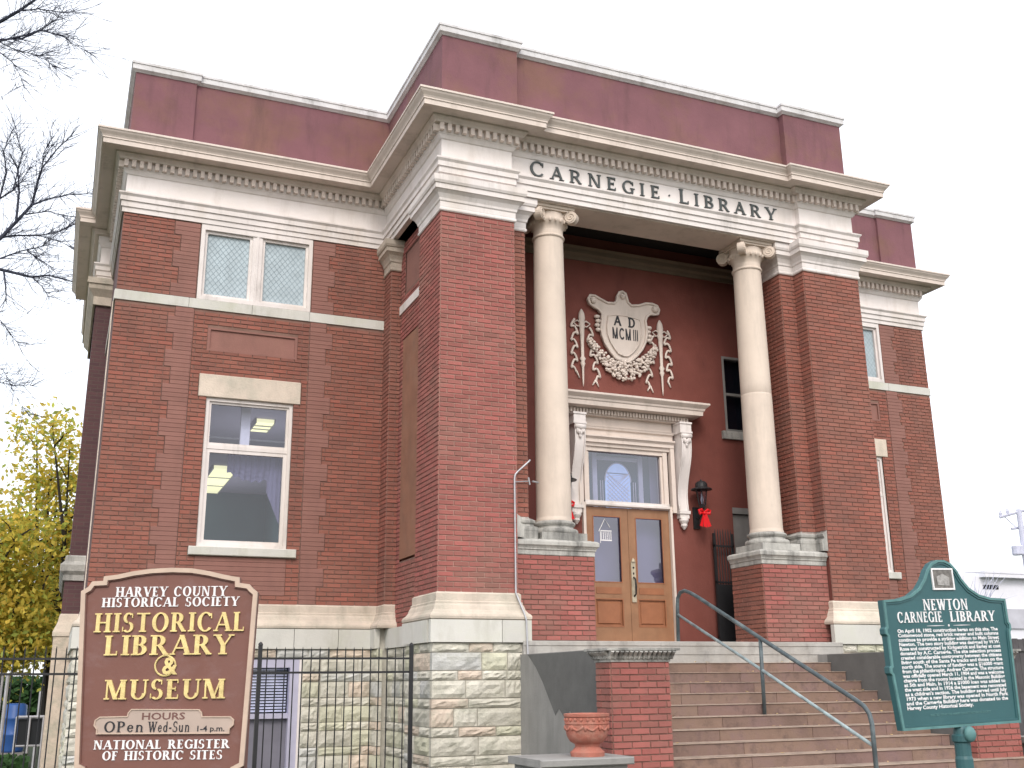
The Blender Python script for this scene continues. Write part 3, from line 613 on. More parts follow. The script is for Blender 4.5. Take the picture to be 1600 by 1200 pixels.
def lower_window(s):
    x0, x1 = sorted((s*6.42, s*5.12))
    mb = MB().bevbox(*sorted((s*6.545, s*5.015)), D_-.028, D_+.2, 3.777, 4.128, .008); mb.obj('lintel', LIME, lib)
    MB().bevbox(*sorted((s*6.53, s*4.98)), D_-.07, D_+.2, 1.412, 1.538, .01).obj('sill', SMOOTH, lib)
    mb = MB(); frame_rect(mb, x0, x1, 1.54, 3.775, .05, D_+.02, D_+.16)
    mb.box(x0+.05, x1-.05, D_+.04, D_+.15, 3.0, 3.06)
    fr = mb.obj('window', WHITE, lib)
    mb = MB(); frame_rect(mb, x0+.05, x1-.05, 3.06, 3.725, .035, D_+.05, D_+.11); mb.obj('sash', WHITE, fr)
    mb = MB(); frame_rect(mb, x0+.05, x1-.05, 1.59, 3.0, .055, D_+.05, D_+.11); mb.obj('sash', WHITE, fr)
    MB().quad((x0+.08, D_+.08, 3.09), (x1-.08, D_+.08, 3.09), (x1-.08, D_+.08, 3.70), (x0+.08, D_+.08, 3.70)).obj('pane', GLASS, fr)
    MB().quad((x0+.1, D_+.08, 1.64), (x1-.1, D_+.08, 1.64), (x1-.1, D_+.08, 2.95), (x0+.1, D_+.08, 2.95)).obj('pane', GLASS, fr)
    return fr
for s in (-1, 1):
    upper_window(s); fr = lower_window(s)
    a, b = (-W_, -3.66) if s < 0 else (3.66, W_)
    p = a-.02
    for q in (a+1.05, a+2.0, a+2.9, b+.02) if s < 0 else (a+1.3, a+2.2, a+3.1, b+.02):
        MB().bevbox(p+.002, q-.002, D_-.022, D_+.03, 5.152, 5.308, .004).obj('belt_course', SMOOTH, lib); p = q
MB().box(-W_-.022, -W_+.01, D_+.03, 5.9, 5.152, 5.308).obj('belt_course', SMOOTH, lib)
MB().tube([(-7.86, D_-.02, .75), (-7.86, D_-.02, 5.1)], .008, 6).obj('corner_strip', LIME, lib)
# room behind the left wing window
mb = MB(); rx0, rx1, ry0, ry1, rz0, rz1 = -7.7, -3.8, D_+.25, 14., .7, 4.05
mb.quad((rx0, ry0, rz0), (rx1, ry0, rz0), (rx1, ry1, rz0), (rx0, ry1, rz0)); mb.quad((rx0, ry0, rz0), (rx0, ry1, rz0), (rx0, ry1, rz1), (rx0, ry0, rz1)); mb.quad((rx1, ry0, rz0), (rx1, ry1, rz0), (rx1, ry1, rz1), (rx1, ry0, rz1)); mb.quad((rx0, 12.7, rz0), (rx1, 12.7, rz0), (rx1, 12.7, rz1), (rx0, 12.7, rz1))
mb.obj('room_wall', ROOMD, lib)
MB().quad((rx0, ry0, rz1), (rx1, ry0, rz1), (rx1, 12.7, rz1), (rx0, 12.7, rz1)).obj('room_ceiling', ROOM, lib)
for (a, b, c, d) in ((-5.32, -5.02, 5.0, 5.75), (-5.46, -4.98, 9.4, 12.5)):
    L_ = MB().box(a, b, c, d, 3.98, 4.04).obj('ceiling_light', FLUO, lib); mb = MB(); mb.box(a-.02, a, c, d, 3.96, 4.045).box(b, b+.02, c, d, 3.96, 4.045)
    for k in range(1, 3): y = c+(d-c)*k/3; mb.box(a, b, y-.02, y+.02, 3.965, 3.98)
    mb.obj('fixture_frame', STEEL, L_)
    ld = bpy.data.lights.new('fixture_lamp', 'POINT'); ld.energy = 24; ld.shadow_soft_size = .25; ld.color = (1, .98, .85); lo = bpy.data.objects.new('fixture_lamp', ld); COL.objects.link(lo); lo.location = ((a+b)/2, (c+d)/2, 2.7)
mb = MB(); cx0, cx1 = -6.02, -5.22; cy = D_+.24      # swag curtain at the head of the lower sash and one tail
N = 28
for layer in range(3):
    for i in range(N):
        def pt(k, lo):
            t_ = k/N; x = cx0+(cx1-cx0)*t_; drop = .13+.07*layer+.13*math.sin(math.pi*t_)+.02*math.sin(t_*40+layer)
            return (x, cy+.01*layer+.012*math.sin(t_*55), 2.98-(drop if lo else (.0)))
        mb.quad(pt(i, 0), pt(i+1, 0), pt(i+1, 1), pt(i, 1))
for i in range(6):
    x = -5.42+i*.035; mb.quad((x, cy+.01*(i % 2), 2.98), (x+.035, cy+.01*((i+1) % 2), 2.98), (x+.035, cy+.01*((i+1) % 2), 2.35-.08*i), (x, cy+.01*(i % 2), 2.43-.08*i))
mb.obj('curtain', LACE, lib)
MB().box(-6.4, -5.1, 5.9, 5.94, 3.2, 4.04).obj('room_partition', ROOM, lib) if False else None
MB().box(-7.0, -4.6, D_+.9, D_+.92, 3.36, 3.385).obj('blind_rail', CURT, lib)
MB().box(-5.84, -5.70, D_+.35, D_+.45, 3.0, 4.04).obj('room_post', CURT, lib)
# right wing behind-glass box and basement windows
MB().box(5.0, 6.5, D_+.2, D_+.9, 1.5, 3.8).obj('room_wall', DARK, lib)
for s in (-1, 1):
    x0, x1 = sorted((s*6.36, s*4.86)); y = D_-.06
    mb = MB(); frame_rect(mb, x0, x1, -1.93, -.03, .13, y, y+.15); mb.box(x0+.13, x1-.13, y+.02, y+.12, -.86, -.79)
    fr = mb.obj('basement_window', LAV, lib, label='lavender framed basement window with white slat blinds' if s < 0 else None)
    MB().quad((x0+.13, y+.08, -.79), (x1-.13, y+.08, -.79), (x1-.13, y+.08, -.16), (x0+.13, y+.08, -.16)).obj('pane', GLASS, fr)
    MB().box(x0+.13, x1-.13, y+.10, y+.13, -1.8, -.86).obj('lower_panel', mat('grey_panel', (.17, .165, .20), .6, .1, 3), fr)
    MB().box(*sorted((s*4.86, s*4.80)), y-.02, y+.1, -1.95, .0).obj('side_trim', WHITE, fr)
    for k in range(15): MB().box(x0+.15, x1-.15, y+.125, y+.15, -.77+k*.041, -.745+k*.041).obj('blind_slat', CURT, fr)
    MB().box(x0, x1, y+.2, y+.9, -1.9, 0).obj('room_wall', DARK, lib)
    MB().box(x0-.06, x1+.06, D_-.115, D_-.08, -.03, .09).obj('lintel', LIMEG, lib) if False else None
# right wing lower return etc. ---------------- portico
MB().box(-2.75, 2.75, -.02, 1.62, GZ, .10).obj('portico_floor', CONC, lib)
HB = [(-.78, .80, .12, 3.17), (1.97, 2.45, 3.66, 4.99), (1.99, 2.5, .12, 2.36)]
mb = MB(); us = sorted({-2.75, 2.75, *[h[0] for h in HB], *[h[1] for h in HB]}); zs = sorted({.10, 6.9, *[h[2] for h in HB], *[h[3] for h in HB]})
for a, b in zip(us, us[1:]):
    for c, d in zip(zs, zs[1:]):
        if not any(h[0] < (a+b)/2 < h[1] and h[2] < (c+d)/2 < h[3] for h in HB): mb.box(a, b, 1.6, 1.75, c, d)
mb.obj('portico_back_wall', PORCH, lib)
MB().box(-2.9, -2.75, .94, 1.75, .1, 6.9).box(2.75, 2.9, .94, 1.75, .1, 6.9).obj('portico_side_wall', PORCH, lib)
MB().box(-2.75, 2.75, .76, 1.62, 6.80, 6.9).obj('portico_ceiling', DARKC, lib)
MB().box(-2.3, 2.3, .12, .75, 6.545, 6.60).box(-2.3, 2.3, .70, .75, 6.60, 6.9).obj('soffit', CREAM, lib)
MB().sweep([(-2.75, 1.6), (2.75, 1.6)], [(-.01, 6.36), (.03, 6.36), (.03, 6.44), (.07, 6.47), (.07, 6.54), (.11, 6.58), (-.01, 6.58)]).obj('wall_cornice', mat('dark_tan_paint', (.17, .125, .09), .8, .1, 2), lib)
MB().box(-3.6, 3.6, .13, 3.0, 6.92, 7.95).box(-2.6, 2.6, .13, .69, 6.61, 6.92).obj('attic_mass', DARK, lib)
MB().box(-2.6, 2.6, 1.9, 2.0, 0, 6.9).obj('vestibule_wall', ROOM, lib)
# columns and their pedestals
for s in (-1, 1):
    cx, cy = s*1.81, .47
    prof = [(.262, 1.775), (.262, 1.80), (.252, 1.82)]
    for i in range(25):
        t_ = i/24; z = 1.84+t_*4.22; r_ = .252-.026*(t_**1.6); prof.append((r_, z))
    prof += [(.228, 6.075), (.245, 6.085), (.25, 6.10), (.245, 6.115), (.228, 6.125), (.226, 6.20)]
    if s > 0:
        seam = 3.98; prof = sorted(prof+[(.2415, seam), (.2398, seam+.003), (.2415, seam+.006)], key=lambda q: q[1])
    c = MB().lathe(cx, cy, prof, 48).obj('column', COLM, lib); smooth_by_angle(c, 30)
    bp_ = [(.335, 1.585)]+[(.318+.022*math.cos(a), 1.622+.036*math.sin(a)) for a in [R(x) for x in range(-80, 90, 20)]]+[(.30, 1.662), (.278, 1.672), (.27, 1.69), (.278, 1.705), (.292, 1.71)]+[(.288+.014*math.cos(a), 1.738+.022*math.sin(a)) for a in [R(x) for x in range(-80, 90, 20)]]+[(.28, 1.765), (.265, 1.775)]
    o = MB().lathe(cx, cy, bp_, 40).obj('column_base', LIMEG, c); smooth_by_angle(o, 40)
    MB().box(cx-.345, cx+.345, cy-.345, cy+.345, 1.485, 1.586).obj('column_plinth', LIMEG, c)
    # capital
    cap = MB().box(cx-.31, cx+.31, cy-.31, cy+.31, 6.500, 6.543).box(cx-.29, cx+.29, cy-.29, cy+.29, 6.468, 6.5).obj('capital', COLM, c)
    o = MB().lathe(cx, cy, [(.226, 6.195), (.23, 6.23), (.25, 6.27), (.285, 6.315), (.295, 6.35), (.28, 6.38), (.27, 6.47)], 32).obj('echinus', COLM, c); smooth_by_angle(o, 50)
    eg = MB()
    for k in range(20):
        a = 2*math.pi*k/20; eg.sphere((cx+.285*math.cos(a), cy+.285*math.sin(a), 6.325), .022, .022, .038, 6, 4)
    eg.obj('egg_moulding', COLM, c, smooth=True)
    for a in (45, 135, 225, 315):
        ca, sa = math.cos(R(a)), math.sin(R(a)); mb = MB(); rv, th = .098, .055
        fx = lambda r_, tt, z: (cx+ca*r_-sa*tt, cy+sa*r_+ca*tt, z)
        cr, cz = .385, 6.385
        n = 20; rr = [rv*(1-.0*k) for k in range(n)]
        b = len(mb.v)
        for tt in (-th, th): mb.v += [fx(cr+rv*math.cos(2*math.pi*k/n), tt, cz+rv*math.sin(2*math.pi*k/n)) for k in range(n)]
        mb.f += [tuple(b+k for k in range(n)), tuple(b+n+k for k in reversed(range(n)))]+[(b+k, b+n+k, b+n+(k+1) % n, b+(k+1) % n) for k in range(n)]
        for sd_ in (-1, 1):    # raised spiral fillet
            pts = []
            for k in range(44):
                an = R(100)+k/44*2*math.pi*2.1; ra = .092*(1-k/48); pts.append(fx(cr+ra*math.cos(-an), sd_*(th+.004), cz+ra*math.sin(-an+math.pi)))
            mb.tube(pts, .009, 5)
        # band running from the volute to the centre
        mb.v += [fx(.12, -th*.8, 6.40), fx(.12, th*.8, 6.40), fx(.12, th*.8, 6.47), fx(.12, -th*.8, 6.47), fx(cr, -th*.8, 6.42), fx(cr, th*.8, 6.42), fx(cr, th*.8, 6.483), fx(cr, -th*.8, 6.483)]
        b = len(mb.v)-8; mb.f += [(b, b+1, b+5, b+4), (b+1, b+2, b+6, b+5), (b+2, b+3, b+7, b+6), (b+3, b, b+4, b+7)]
        mb.obj('volute', COLM, c)
    pts = [(-PI_+.01, .08), (-1.4, .08), (-1.4, .87)]
    if s > 0: pts = [(-x, y) for x, y in reversed(pts)]
    MB().sweep(pts, [(-.02, 1.262), (.01, 1.262), (.015, 1.27), (.015, 1.325), (.03, 1.335), (.03, 1.35), (.045, 1.375), (.065, 1.395), (.065, 1.44), (.055, 1.455), (.03, 1.47), (-.1, 1.484)]).obj('pedestal_cap', LIMEG, lib)
    MB().box(*sorted((s*2.57, s*1.42)), .1, .86, 1.26, 1.483).obj('pedestal_cap_top', LIMEG, lib)
    pts = [(-PI_, .0), (-PI_, .26), (-2.3, .26), (-2.3, .95)]
    if s > 0: pts = [(-x, y) for x, y in reversed(pts)]
    MB().sweep(pts, [(0, 1.484), (.10, 1.484), (.10, 1.59), (.105, 1.61), (.10, 1.65), (.06, 1.665), (.05, 1.69), (.07, 1.71), (.075, 1.74), (.04, 1.765), (.01, 1.78), (0, 1.8)]).obj('pilaster_base', LIMEG, lib)
# words over the columns
fr_b = lambda a, d, z: (a, .1-d, z)
lettering('CARNEGIE', -2.27, -.02, 6.93, .212, .022, 'letter', LGREEN, lib, T=.135, t=.095, sf=.045, big=1.14, frame=fr_b)
lettering('LIBRARY', .33, 2.20, 6.93, .212, .022, 'letter', LGREEN, lib, T=.135, t=.095, sf=.045, big=1.14, frame=fr_b)
lettering('*', .12, .2, 6.94, .17, .02, 'letter', LGREEN, lib, frame=fr_b)

# --- doorway
YD = 1.6
sur = empty('door_surround', (0, YD, .12)); sur.parent = lib; sur.location = (0, YD, .12-GZ)
mb = MB()
mb.box(.76, .80, YD-.06, YD+.1, .12, 2.30).box(-.80, -.755, YD-.06, YD+.1, .12, 2.30).box(.80, .87, YD-.09, YD+.02, 2.2, 3.29).box(-.87, -.80, YD-.09, YD+.02, 2.2, 3.29)
mb.box(.68, .76, YD-.04, YD+.1, 2.30, 3.2).box(-.755, -.70, YD-.04, YD+.1, 2.30, 3.2).box(.64, .68, YD-.01, YD+.1, 2.33, 3.12).box(-.70, -.66, YD-.01, YD+.1, 2.33, 3.12)
mb.box(-.70, .68, YD-.03, YD+.1, 3.13, 3.2); mb.obj('door_frame', CREAM, sur)
MB().sweep([(-.755, YD), (.76, YD)], [(0, 2.245), (.04, 2.245), (.07, 2.26), (.07, 2.29), (.05, 2.30), (.05, 2.335), (0, 2.34)]).obj('transom_bar', WHITE, sur)
MB().sweep([(-.87, YD), (.87, YD)], [(0, 3.20), (.06, 3.20), (.065, 3.25), (.10, 3.26), (.10, 3.31), (.12, 3.33), (.14, 3.345), (.14, 3.37), (.06, 3.39), (.07, 3.46), (.10, 3.475), (.11, 3.50), (.12, 3.515), (.05, 3.53), (.05, 3.69), (0, 3.69)]).obj('door_architrave', CREAM, sur)
pc = [(-1.10, YD), (-1.10, YD-.14), (1.12, YD-.14), (1.12, YD)]
MB().sweep(pc, [(-.14, 3.68), (0.0, 3.68), (.01, 3.78), (.16, 3.785), (.19, 3.79), (.20, 3.86), (.215, 3.87), (.225, 3.90), (.27, 3.94), (.285, 3.955), (.285, 3.985), (.27, 3.99), (-.14, 4.03)]).obj('door_cornice', CREAM, sur)
dmb_ = MB().box(-.018, .018, -.045, 0, -.035, .035).mesh('small_dentil', CREAM)
for i in range(40):
    x = -1.08+i*(2.18/39); link('small_dentil', dmb_, sur, (x, YD-.14, 3.735))
for sx in (-.925, 1.005):
    k = MB()      # a scroll bracket seen from the front: block, acanthus curl, tapering body, drop
    k.box(sx-.105, sx+.105, YD-.27, YD, 3.50, 3.68).box(sx-.115, sx+.115, YD-.285, YD, 3.645, 3.675).box(sx-.115, sx+.115, YD-.285, YD, 3.49, 3.52)
    kk = k.obj('console', WHITE, sur)
    pr = []; n = 18
    m2 = MB()
    zs_ = [3.49-(1.25)*i/n for i in range(n+1)]
    ds = [.25-.17*(1-math.cos(math.pi*min(1, i/n*1.05)))/2+.03*math.sin(i/n*math.pi*2) for i in range(n+1)]
    for i in range(n):
        for (xa, xb, dd) in ((sx-.085, sx+.085, 0), ):
            a_, b_ = ds[i], ds[i+1]
            m2.quad((xa, YD-a_, zs_[i]), (xb, YD-a_, zs_[i]), (xb, YD-b_, zs_[i+1]), (xa, YD-b_, zs_[i+1]))
            m2.quad((xa, YD, zs_[i]), (xa, YD-a_, zs_[i]), (xa, YD-b_, zs_[i+1]), (xa, YD, zs_[i+1])); m2.quad((xb, YD-a_, zs_[i]), (xb, YD, zs_[i]), (xb, YD, zs_[i+1]), (xb, YD-b_, zs_[i+1]))
    m2.obj('console_body', WHITE, kk)
    m3 = MB()
    for e in (-1, 1): m3.tube([(sx+e*.082, YD-a_-.006, z) for a_, z in zip(ds, zs_)], .013, 6)
    m3.tube([(sx-.09, YD-.27, 3.44), (sx+.09, YD-.27, 3.44)], .045, 10)
    for j in range(5): m3.sphere((sx-.06+j*.03, YD-.285+.004*abs(j-2), 3.38-.018*(2-abs(j-2))), .02, .03, .05, 6, 5)
    m3.sphere((sx, YD-.27, 3.30), .03, .03, .05, 8, 5); m3.obj('console_scroll', WHITE, kk, smooth=True)
    m4 = MB().box(sx-.10, sx+.10, YD-.12, YD, 2.19, 2.24).box(sx-.085, sx+.085, YD-.10, YD, 2.12, 2.19); m4.lathe(sx, YD-.06, [(.075, 2.12), (.08, 2.08), (.05, 2.03), (.055, 2.0), (.03, 1.965), (.012, 1.94)], 12); m4.obj('console_drop', WHITE, kk)
MB().quad((-.66, YD+.03, 2.33), (.64, YD+.03, 2.33), (.64, YD+.03, 3.13), (-.66, YD+.03, 3.13)).obj('transom_pane', GLASSD, sur)
# stained window of the inner vestibule seen through the transom
vz = MB().box(-.62, .60, YD+.28, YD+.30, 2.2, 3.3).obj('vestibule_screen', ROOMD, lib)
mb = MB().box(-.46, -.38, YD+.25, YD+.28, 2.2, 3.3).box(.38, .46, YD+.25, YD+.28, 2.2, 3.3).box(-.38, .38, YD+.26, YD+.28, 3.06, 3.12); mb.obj('vestibule_frame', CURT, vz)
N = 22; pts = [(.23*math.cos(math.pi*i/N), 2.72+.30*math.sin(math.pi*i/N)) for i in range(N+1)]+[(-.23, 2.2), (.23, 2.2)]
STG = mat('stained_glass_blue_glow', (.40, .54, .78), .25, .12, 14, emis=0.5)  # emission imitates daylight coming through the pane; no lamp here
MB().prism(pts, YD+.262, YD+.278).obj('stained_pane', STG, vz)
mb = MB()
for k in range(-6, 10):
    for sl in (1, -1):
        xa, xb = -.20, .20; za = 2.3+k*.07; zb = za+sl*.36
        mb.tube([(xa, YD+.258, max(2.2, min(za, 2.85))), (xb, YD+.258, max(2.2, min(zb, 2.85)))], .007, 4)
for x in (-.32, -.28, .28, .32): mb.box(x-.006, x+.006, YD+.255, YD+.262, 2.2, 2.72)
mb.tube([(p[0]*1.02, YD+.257, p[1]) for p in pts[:N+1]], .01, 5); mb.obj('stained_lattice', CURT, vz)
# door leaves
for s, (a, b) in ((-1, (-.745, .003)), (1, (.009, .757))):
    lf = empty('door_leaf', (0, 0, 0)); lf.parent = lib; lf.location = -Vector(lib.location)
    st = .125; y0, y1 = YD+.0, YD+.05
    g0, g1 = a+st, b-st
    mb = MB().box(a, a+st, y0, y1, .14, 2.24).box(b-st, b, y0, y1, .14, 2.24).box(g0, g1, y0, y1, 2.105, 2.24).box(g0, g1, y0, y1, .83, 1.07).box(g0, g1, y0, y1, .14, .40)
    mb.obj('stile_and_rail', WOOD, lf)
    mb = MB().box(g0, g1, y0+.025, y1-.005, .40, .83); b_ = .045
    mb.bevbox(g0+b_, g1-b_, y0+.008, y0+.026, .40+b_, .83-b_, .014); mb.obj('lower_panel', WOODP, lf)
    mb = MB(); frame_rect(mb, g0, g1, .40, .83, .018, y0-.006, y0+.006); frame_rect(mb, g0, g1, 1.07, 2.105, .016, y0-.006, y0+.006); mb.box(g0+.03, g1-.03, y0-.008, y0+.004, .90, 1.0); mb.obj('moulding', WOODP, lf)
    MB().quad((g0, y0+.03, 1.07), (g1, y0+.03, 1.07), (g1, y0+.03, 2.105), (g0, y0+.03, 2.105)).obj('door_glass', GLASSD, lf)
    if s < 0:      # little white house logo on the left pane
        mb = MB(); cx = (g0+g1)/2-.02; yy = y0+.026
        mb.tube([(cx-.11, yy, 1.86), (cx, yy, 2.06), (cx+.085, yy, 1.93)], .007, 5)
        for k in range(6): mb.box(cx-.075+k*.034, cx-.062+k*.034, yy-.003, yy+.001, 1.74, 1.86)
        mb.box(cx-.08, cx+.115, yy-.003, yy+.001, 1.865, 1.88).box(cx-.08, cx+.115, yy-.003, yy+.001, 1.715, 1.735).box(cx-.09, cx-.08, yy-.003, yy+.001, 1.68, 1.86); mb.obj('window_emblem', LWHITE, lf)
    else:
        hx = a+.055
        pl = MB(); pl.box(hx-.038, hx+.038, y0-.02, y0, .78, 1.40); pl.lathe(hx, y0-.02, [(.001, 1.40), (.038, 1.40), (.02, 1.44), (.004, 1.46)], 10)
        hp = pl.obj('handle_plate', mat('aged_brass_plate', (.50, .44, .33), .45, .15, 12, metal=.4), lf)
        MB().tube([(hx, y0-.02, 1.16), (hx, y0-.07, 1.13), (hx, y0-.085, 1.02), (hx, y0-.07, .90), (hx, y0-.02, .87)], [.014, .012, .016, .012, .014], 8).sphere((hx, y0-.025, 1.31), .016, .016, .016).sphere((hx, y0-.022, 1.22), .012, .012, .02).obj('pull', IRON, hp, smooth=True)
MB().box(-.80, .81, YD-.12, YD+.1, .10, .138).obj('threshold', CREAM, lib)
MB().box(-.8, .8, YD+.25, YD+.27, .12, 2.2).obj('vestibule_screen', ROOM, lib)
# porch window and side door
mb = MB(); frame_rect(mb, 1.97, 2.45, 3.66, 4.99, .04, YD-.01, YD+.1); mb.box(2.01, 2.41, YD+.01, YD+.08, 4.30, 4.345); fr = mb.obj('porch_window', ACM, lib)
MB().quad((2.01, YD+.06, 3.7), (2.41, YD+.06, 3.7), (2.41, YD+.06, 4.95), (2.01, YD+.06, 4.95)).obj('pane', GLASSD, fr)
MB().box(1.88, 2.55, YD-.06, YD+.05, 3.52, 3.655).obj('sill', LIMEG, lib)
MB().box(1.95, 2.5, YD+.16, YD+.2, 3.6, 5.0).obj('room_wall', DARK, lib)
mb = MB().box(1.99, 2.5, YD+.05, YD+.09, .12, 2.25).box(1.99, 2.5, YD-.01, YD+.08, 2.26, 2.36); mb.obj('side_door', ACM, lib)

# --- date shield with swag and torches
YR = YD
rel = empty('date_relief', (0, YR, 5.2)); rel.parent = lib; rel.location = (0, YR, 5.2-GZ)
out = [(-.02, 4.66), (-.13, 4.70), (-.22, 4.80), (-.31, 4.93), (-.37, 5.08), (-.38, 5.22), (-.36, 5.34), (-.36, 5.45), (-.42, 5.52), (-.50, 5.55), (-.58, 5.60), (-.61, 5.68), (-.57, 5.745), (-.48, 5.745), (-.38, 5.70), (-.25, 5.65), (-.12, 5.66), (-.07, 5.72), (-.06, 5.80), (-.02, 5.87), (.04, 5.89), (.10, 5.86), (.12, 5.79), (.14, 5.71), (.20, 5.66), (.34, 5.68), (.48, 5.735), (.60, 5.745), (.70, 5.72), (.735, 5.65), (.71, 5.575), (.63, 5.555), (.56, 5.56), (.49, 5.50), (.46, 5.42), (.475, 5.30), (.475, 5.18), (.44, 5.04), (.37, 4.91), (.28, 4.80), (.19, 4.72), (.10, 4.66)]
MB().prism(out, YR-.06, YR+.01).obj('shield', CREAM, rel)
inn = [(.05+(x-.05)*.76, 5.2+(z-5.2)*.82) for x, z in out[:7]+[(-.34, 5.47), (-.2, 5.5), (.04, 5.52), (.28, 5.5), (.44, 5.47)]+out[34:]]
mb = MB(); mb.prism(inn, YR-.075, YR-.055); mb.obj('shield_field', CREAM, rel)
mb = MB(); mb.tube([(x, YR-.07, z) for x, z in out]+[(out[0][0], YR-.07, out[0][1])], .022, 6); mb.tube([(x, YR-.078, z) for x, z in inn]+[(inn[0][0], YR-.078, inn[0][1])], .012, 6)
for cx, cz, r_ in ((-.52, 5.66, .06), (.65, 5.65, .06), (.04, 5.80, .05)): mb.sphere((cx, YR-.075, cz), r_, .05, r_, 10, 6)
for sx in (-1, 1):
    for j in range(4):
        cx = .05+sx*(.47+.02*(j % 2)); mb.sphere((cx, YR-.04, 5.12+j*.075+(-.03 if sx > 0 else .05)), .055, .04, .035, 8, 5)
mb.obj('shield_rim', CREAM, rel, smooth=True)
mb = MB()           # swag
for i in range(340):
    t_ = rnd.uniform(-1, 1); th_ = .04+.12*(1-abs(t_)**1.8); x = .03+t_*.64; z = 4.50+.50*abs(t_)**2.0; o_ = rnd.uniform(-1, 1)*th_
    mb.sphere((x-o_*.4*t_, YR-.03-rnd.uniform(0, .05), z+o_), rnd.uniform(.022, .036), .026, rnd.uniform(.018, .028), 6, 4)
mb.obj('swag', CREAM, rel, smooth=True)
for cx, dz in ((-.72, .0), (.755, -.01)):
    tz = MB().lathe(0, 0, [(.004, 4.17), (.014, 4.25), (.022, 4.5), (.03, 4.52), (.045, 4.56), (.03, 4.60), (.055, 4.64), (.028, 4.68), (.030, 4.9), (.042, 5.10), (.045, 5.16), (.06, 5.20), (.05, 5.26), (.062, 5.34), (.05, 5.42), (.02, 5.48), (.004, 5.50)], 10)
    tz.v = [(x+cx, YR-.03+y*.7, z+dz) for x, y, z in tz.v]; tz.obj('torch', CREAM, rel, smooth=True)
    mb = MB()
    for sd_ in (-1, 1):
        for seg in range(2):
            pts = []
            for k in range(80):
                t_ = k/79; z = 5.25-.85*t_+(-.10 if sd_*cx < 0 else .02); x = cx+sd_*(.13+.045*t_*(1 if sd_*cx < 0 else .6)+(.062-.014*t_)*math.sin(t_*23+seg*.9)+(.10*t_ if sd_*cx < 0 else 0)); pts.append((x, YR-.025-.012*math.cos(t_*23), z+.035*math.cos(t_*46)))
            if seg == 0: mb.tube(pts, .02, 5)
        x_, z_ = pts[-1][0], pts[-1][2]; mb.tube([(x_, YR-.02, z_+.02), (x_+.05, YR-.02, z_-.09)], [.02, .012], 5)
        if sd_*cx < 0: mb.tube([(x_, YR-.02, z_+.02), (x_-.06, YR-.02, z_-.07)], [.02, .012], 5)
        mb.tube([(cx, YR-.03, 5.24), (cx+sd_*.08, YR-.03, 5.29), (cx+sd_*.15, YR-.03, 5.25), (cx+sd_*.09, YR-.03, 5.19), (cx, YR-.03, 5.2)], .014, 5)
    mb.obj('ribbon', CREAM, rel, smooth=True)
fr_s = lambda a, d, z: (a, YR-.075-d, z)
lettering('A', -.16, -.0, 5.27, .175, .006, 'date_letter', LBLACK, rel, T=.17, t=.15, sf=0, frame=fr_s)
lettering('D', .12, .26, 5.265, .175, .006, 'date_letter', LBLACK, rel, T=.17, t=.15, sf=0, frame=fr_s)
for ch, a in (('M', -.19), ('C', -.055), ('M', .055), ('I', .20), ('I', .235), ('I', .27)):
    lettering(ch, a, a+(.12 if ch == 'M' else .10 if ch == 'C' else .035), 5.04, .195, .006, 'date_letter', LBLACK, rel, T=.16, t=.16, sf=0, frame=fr_s)

# ------------------------------------------------------------------ entrance steps
steps = empty('entrance_steps', (0, -2, GZ), 'broad flight of brown stone steps with grey cheek walls and brick end piers', 'steps')
MB().bevbox(-2.57, 2.57, -.15, 0, .06, .123, .006).box(-2.57, 2.57, -.14, 0, -.05, .06).box(-2.1, 2.1, -.13, .0, -.3, -.05).obj('landing_slab', CONC, steps)
i = 0; z = -.168; y = -.423
while z > GZ+.02:
    xw = 2.09 if i < 8 else 2.098 if i == 8 else 2.85+.0*(i-9)
    xs_ = [-xw]; 
    while xs_[-1] < xw-1.2: xs_.append(xs_[-1]+rnd.uniform(.9, 1.5))
    xs_.append(xw)
    for a, b in zip(xs_, xs_[1:]):
        st_ = MB().bevbox(a+.002, b-.002, y, y+.42, z-.128-.02, z-.008, .004).obj('step', STEP, steps)
        MB().bevbox(a+.002, b-.002, y-.012, y+.41, z-.008, z, .003).obj('tread', TREAD, st_)
    i += 1; z -= .128; y -= .3
MB().box(-2.05, 2.05, -3, -.1, GZ, -1.4).obj('fill', CONC, steps)
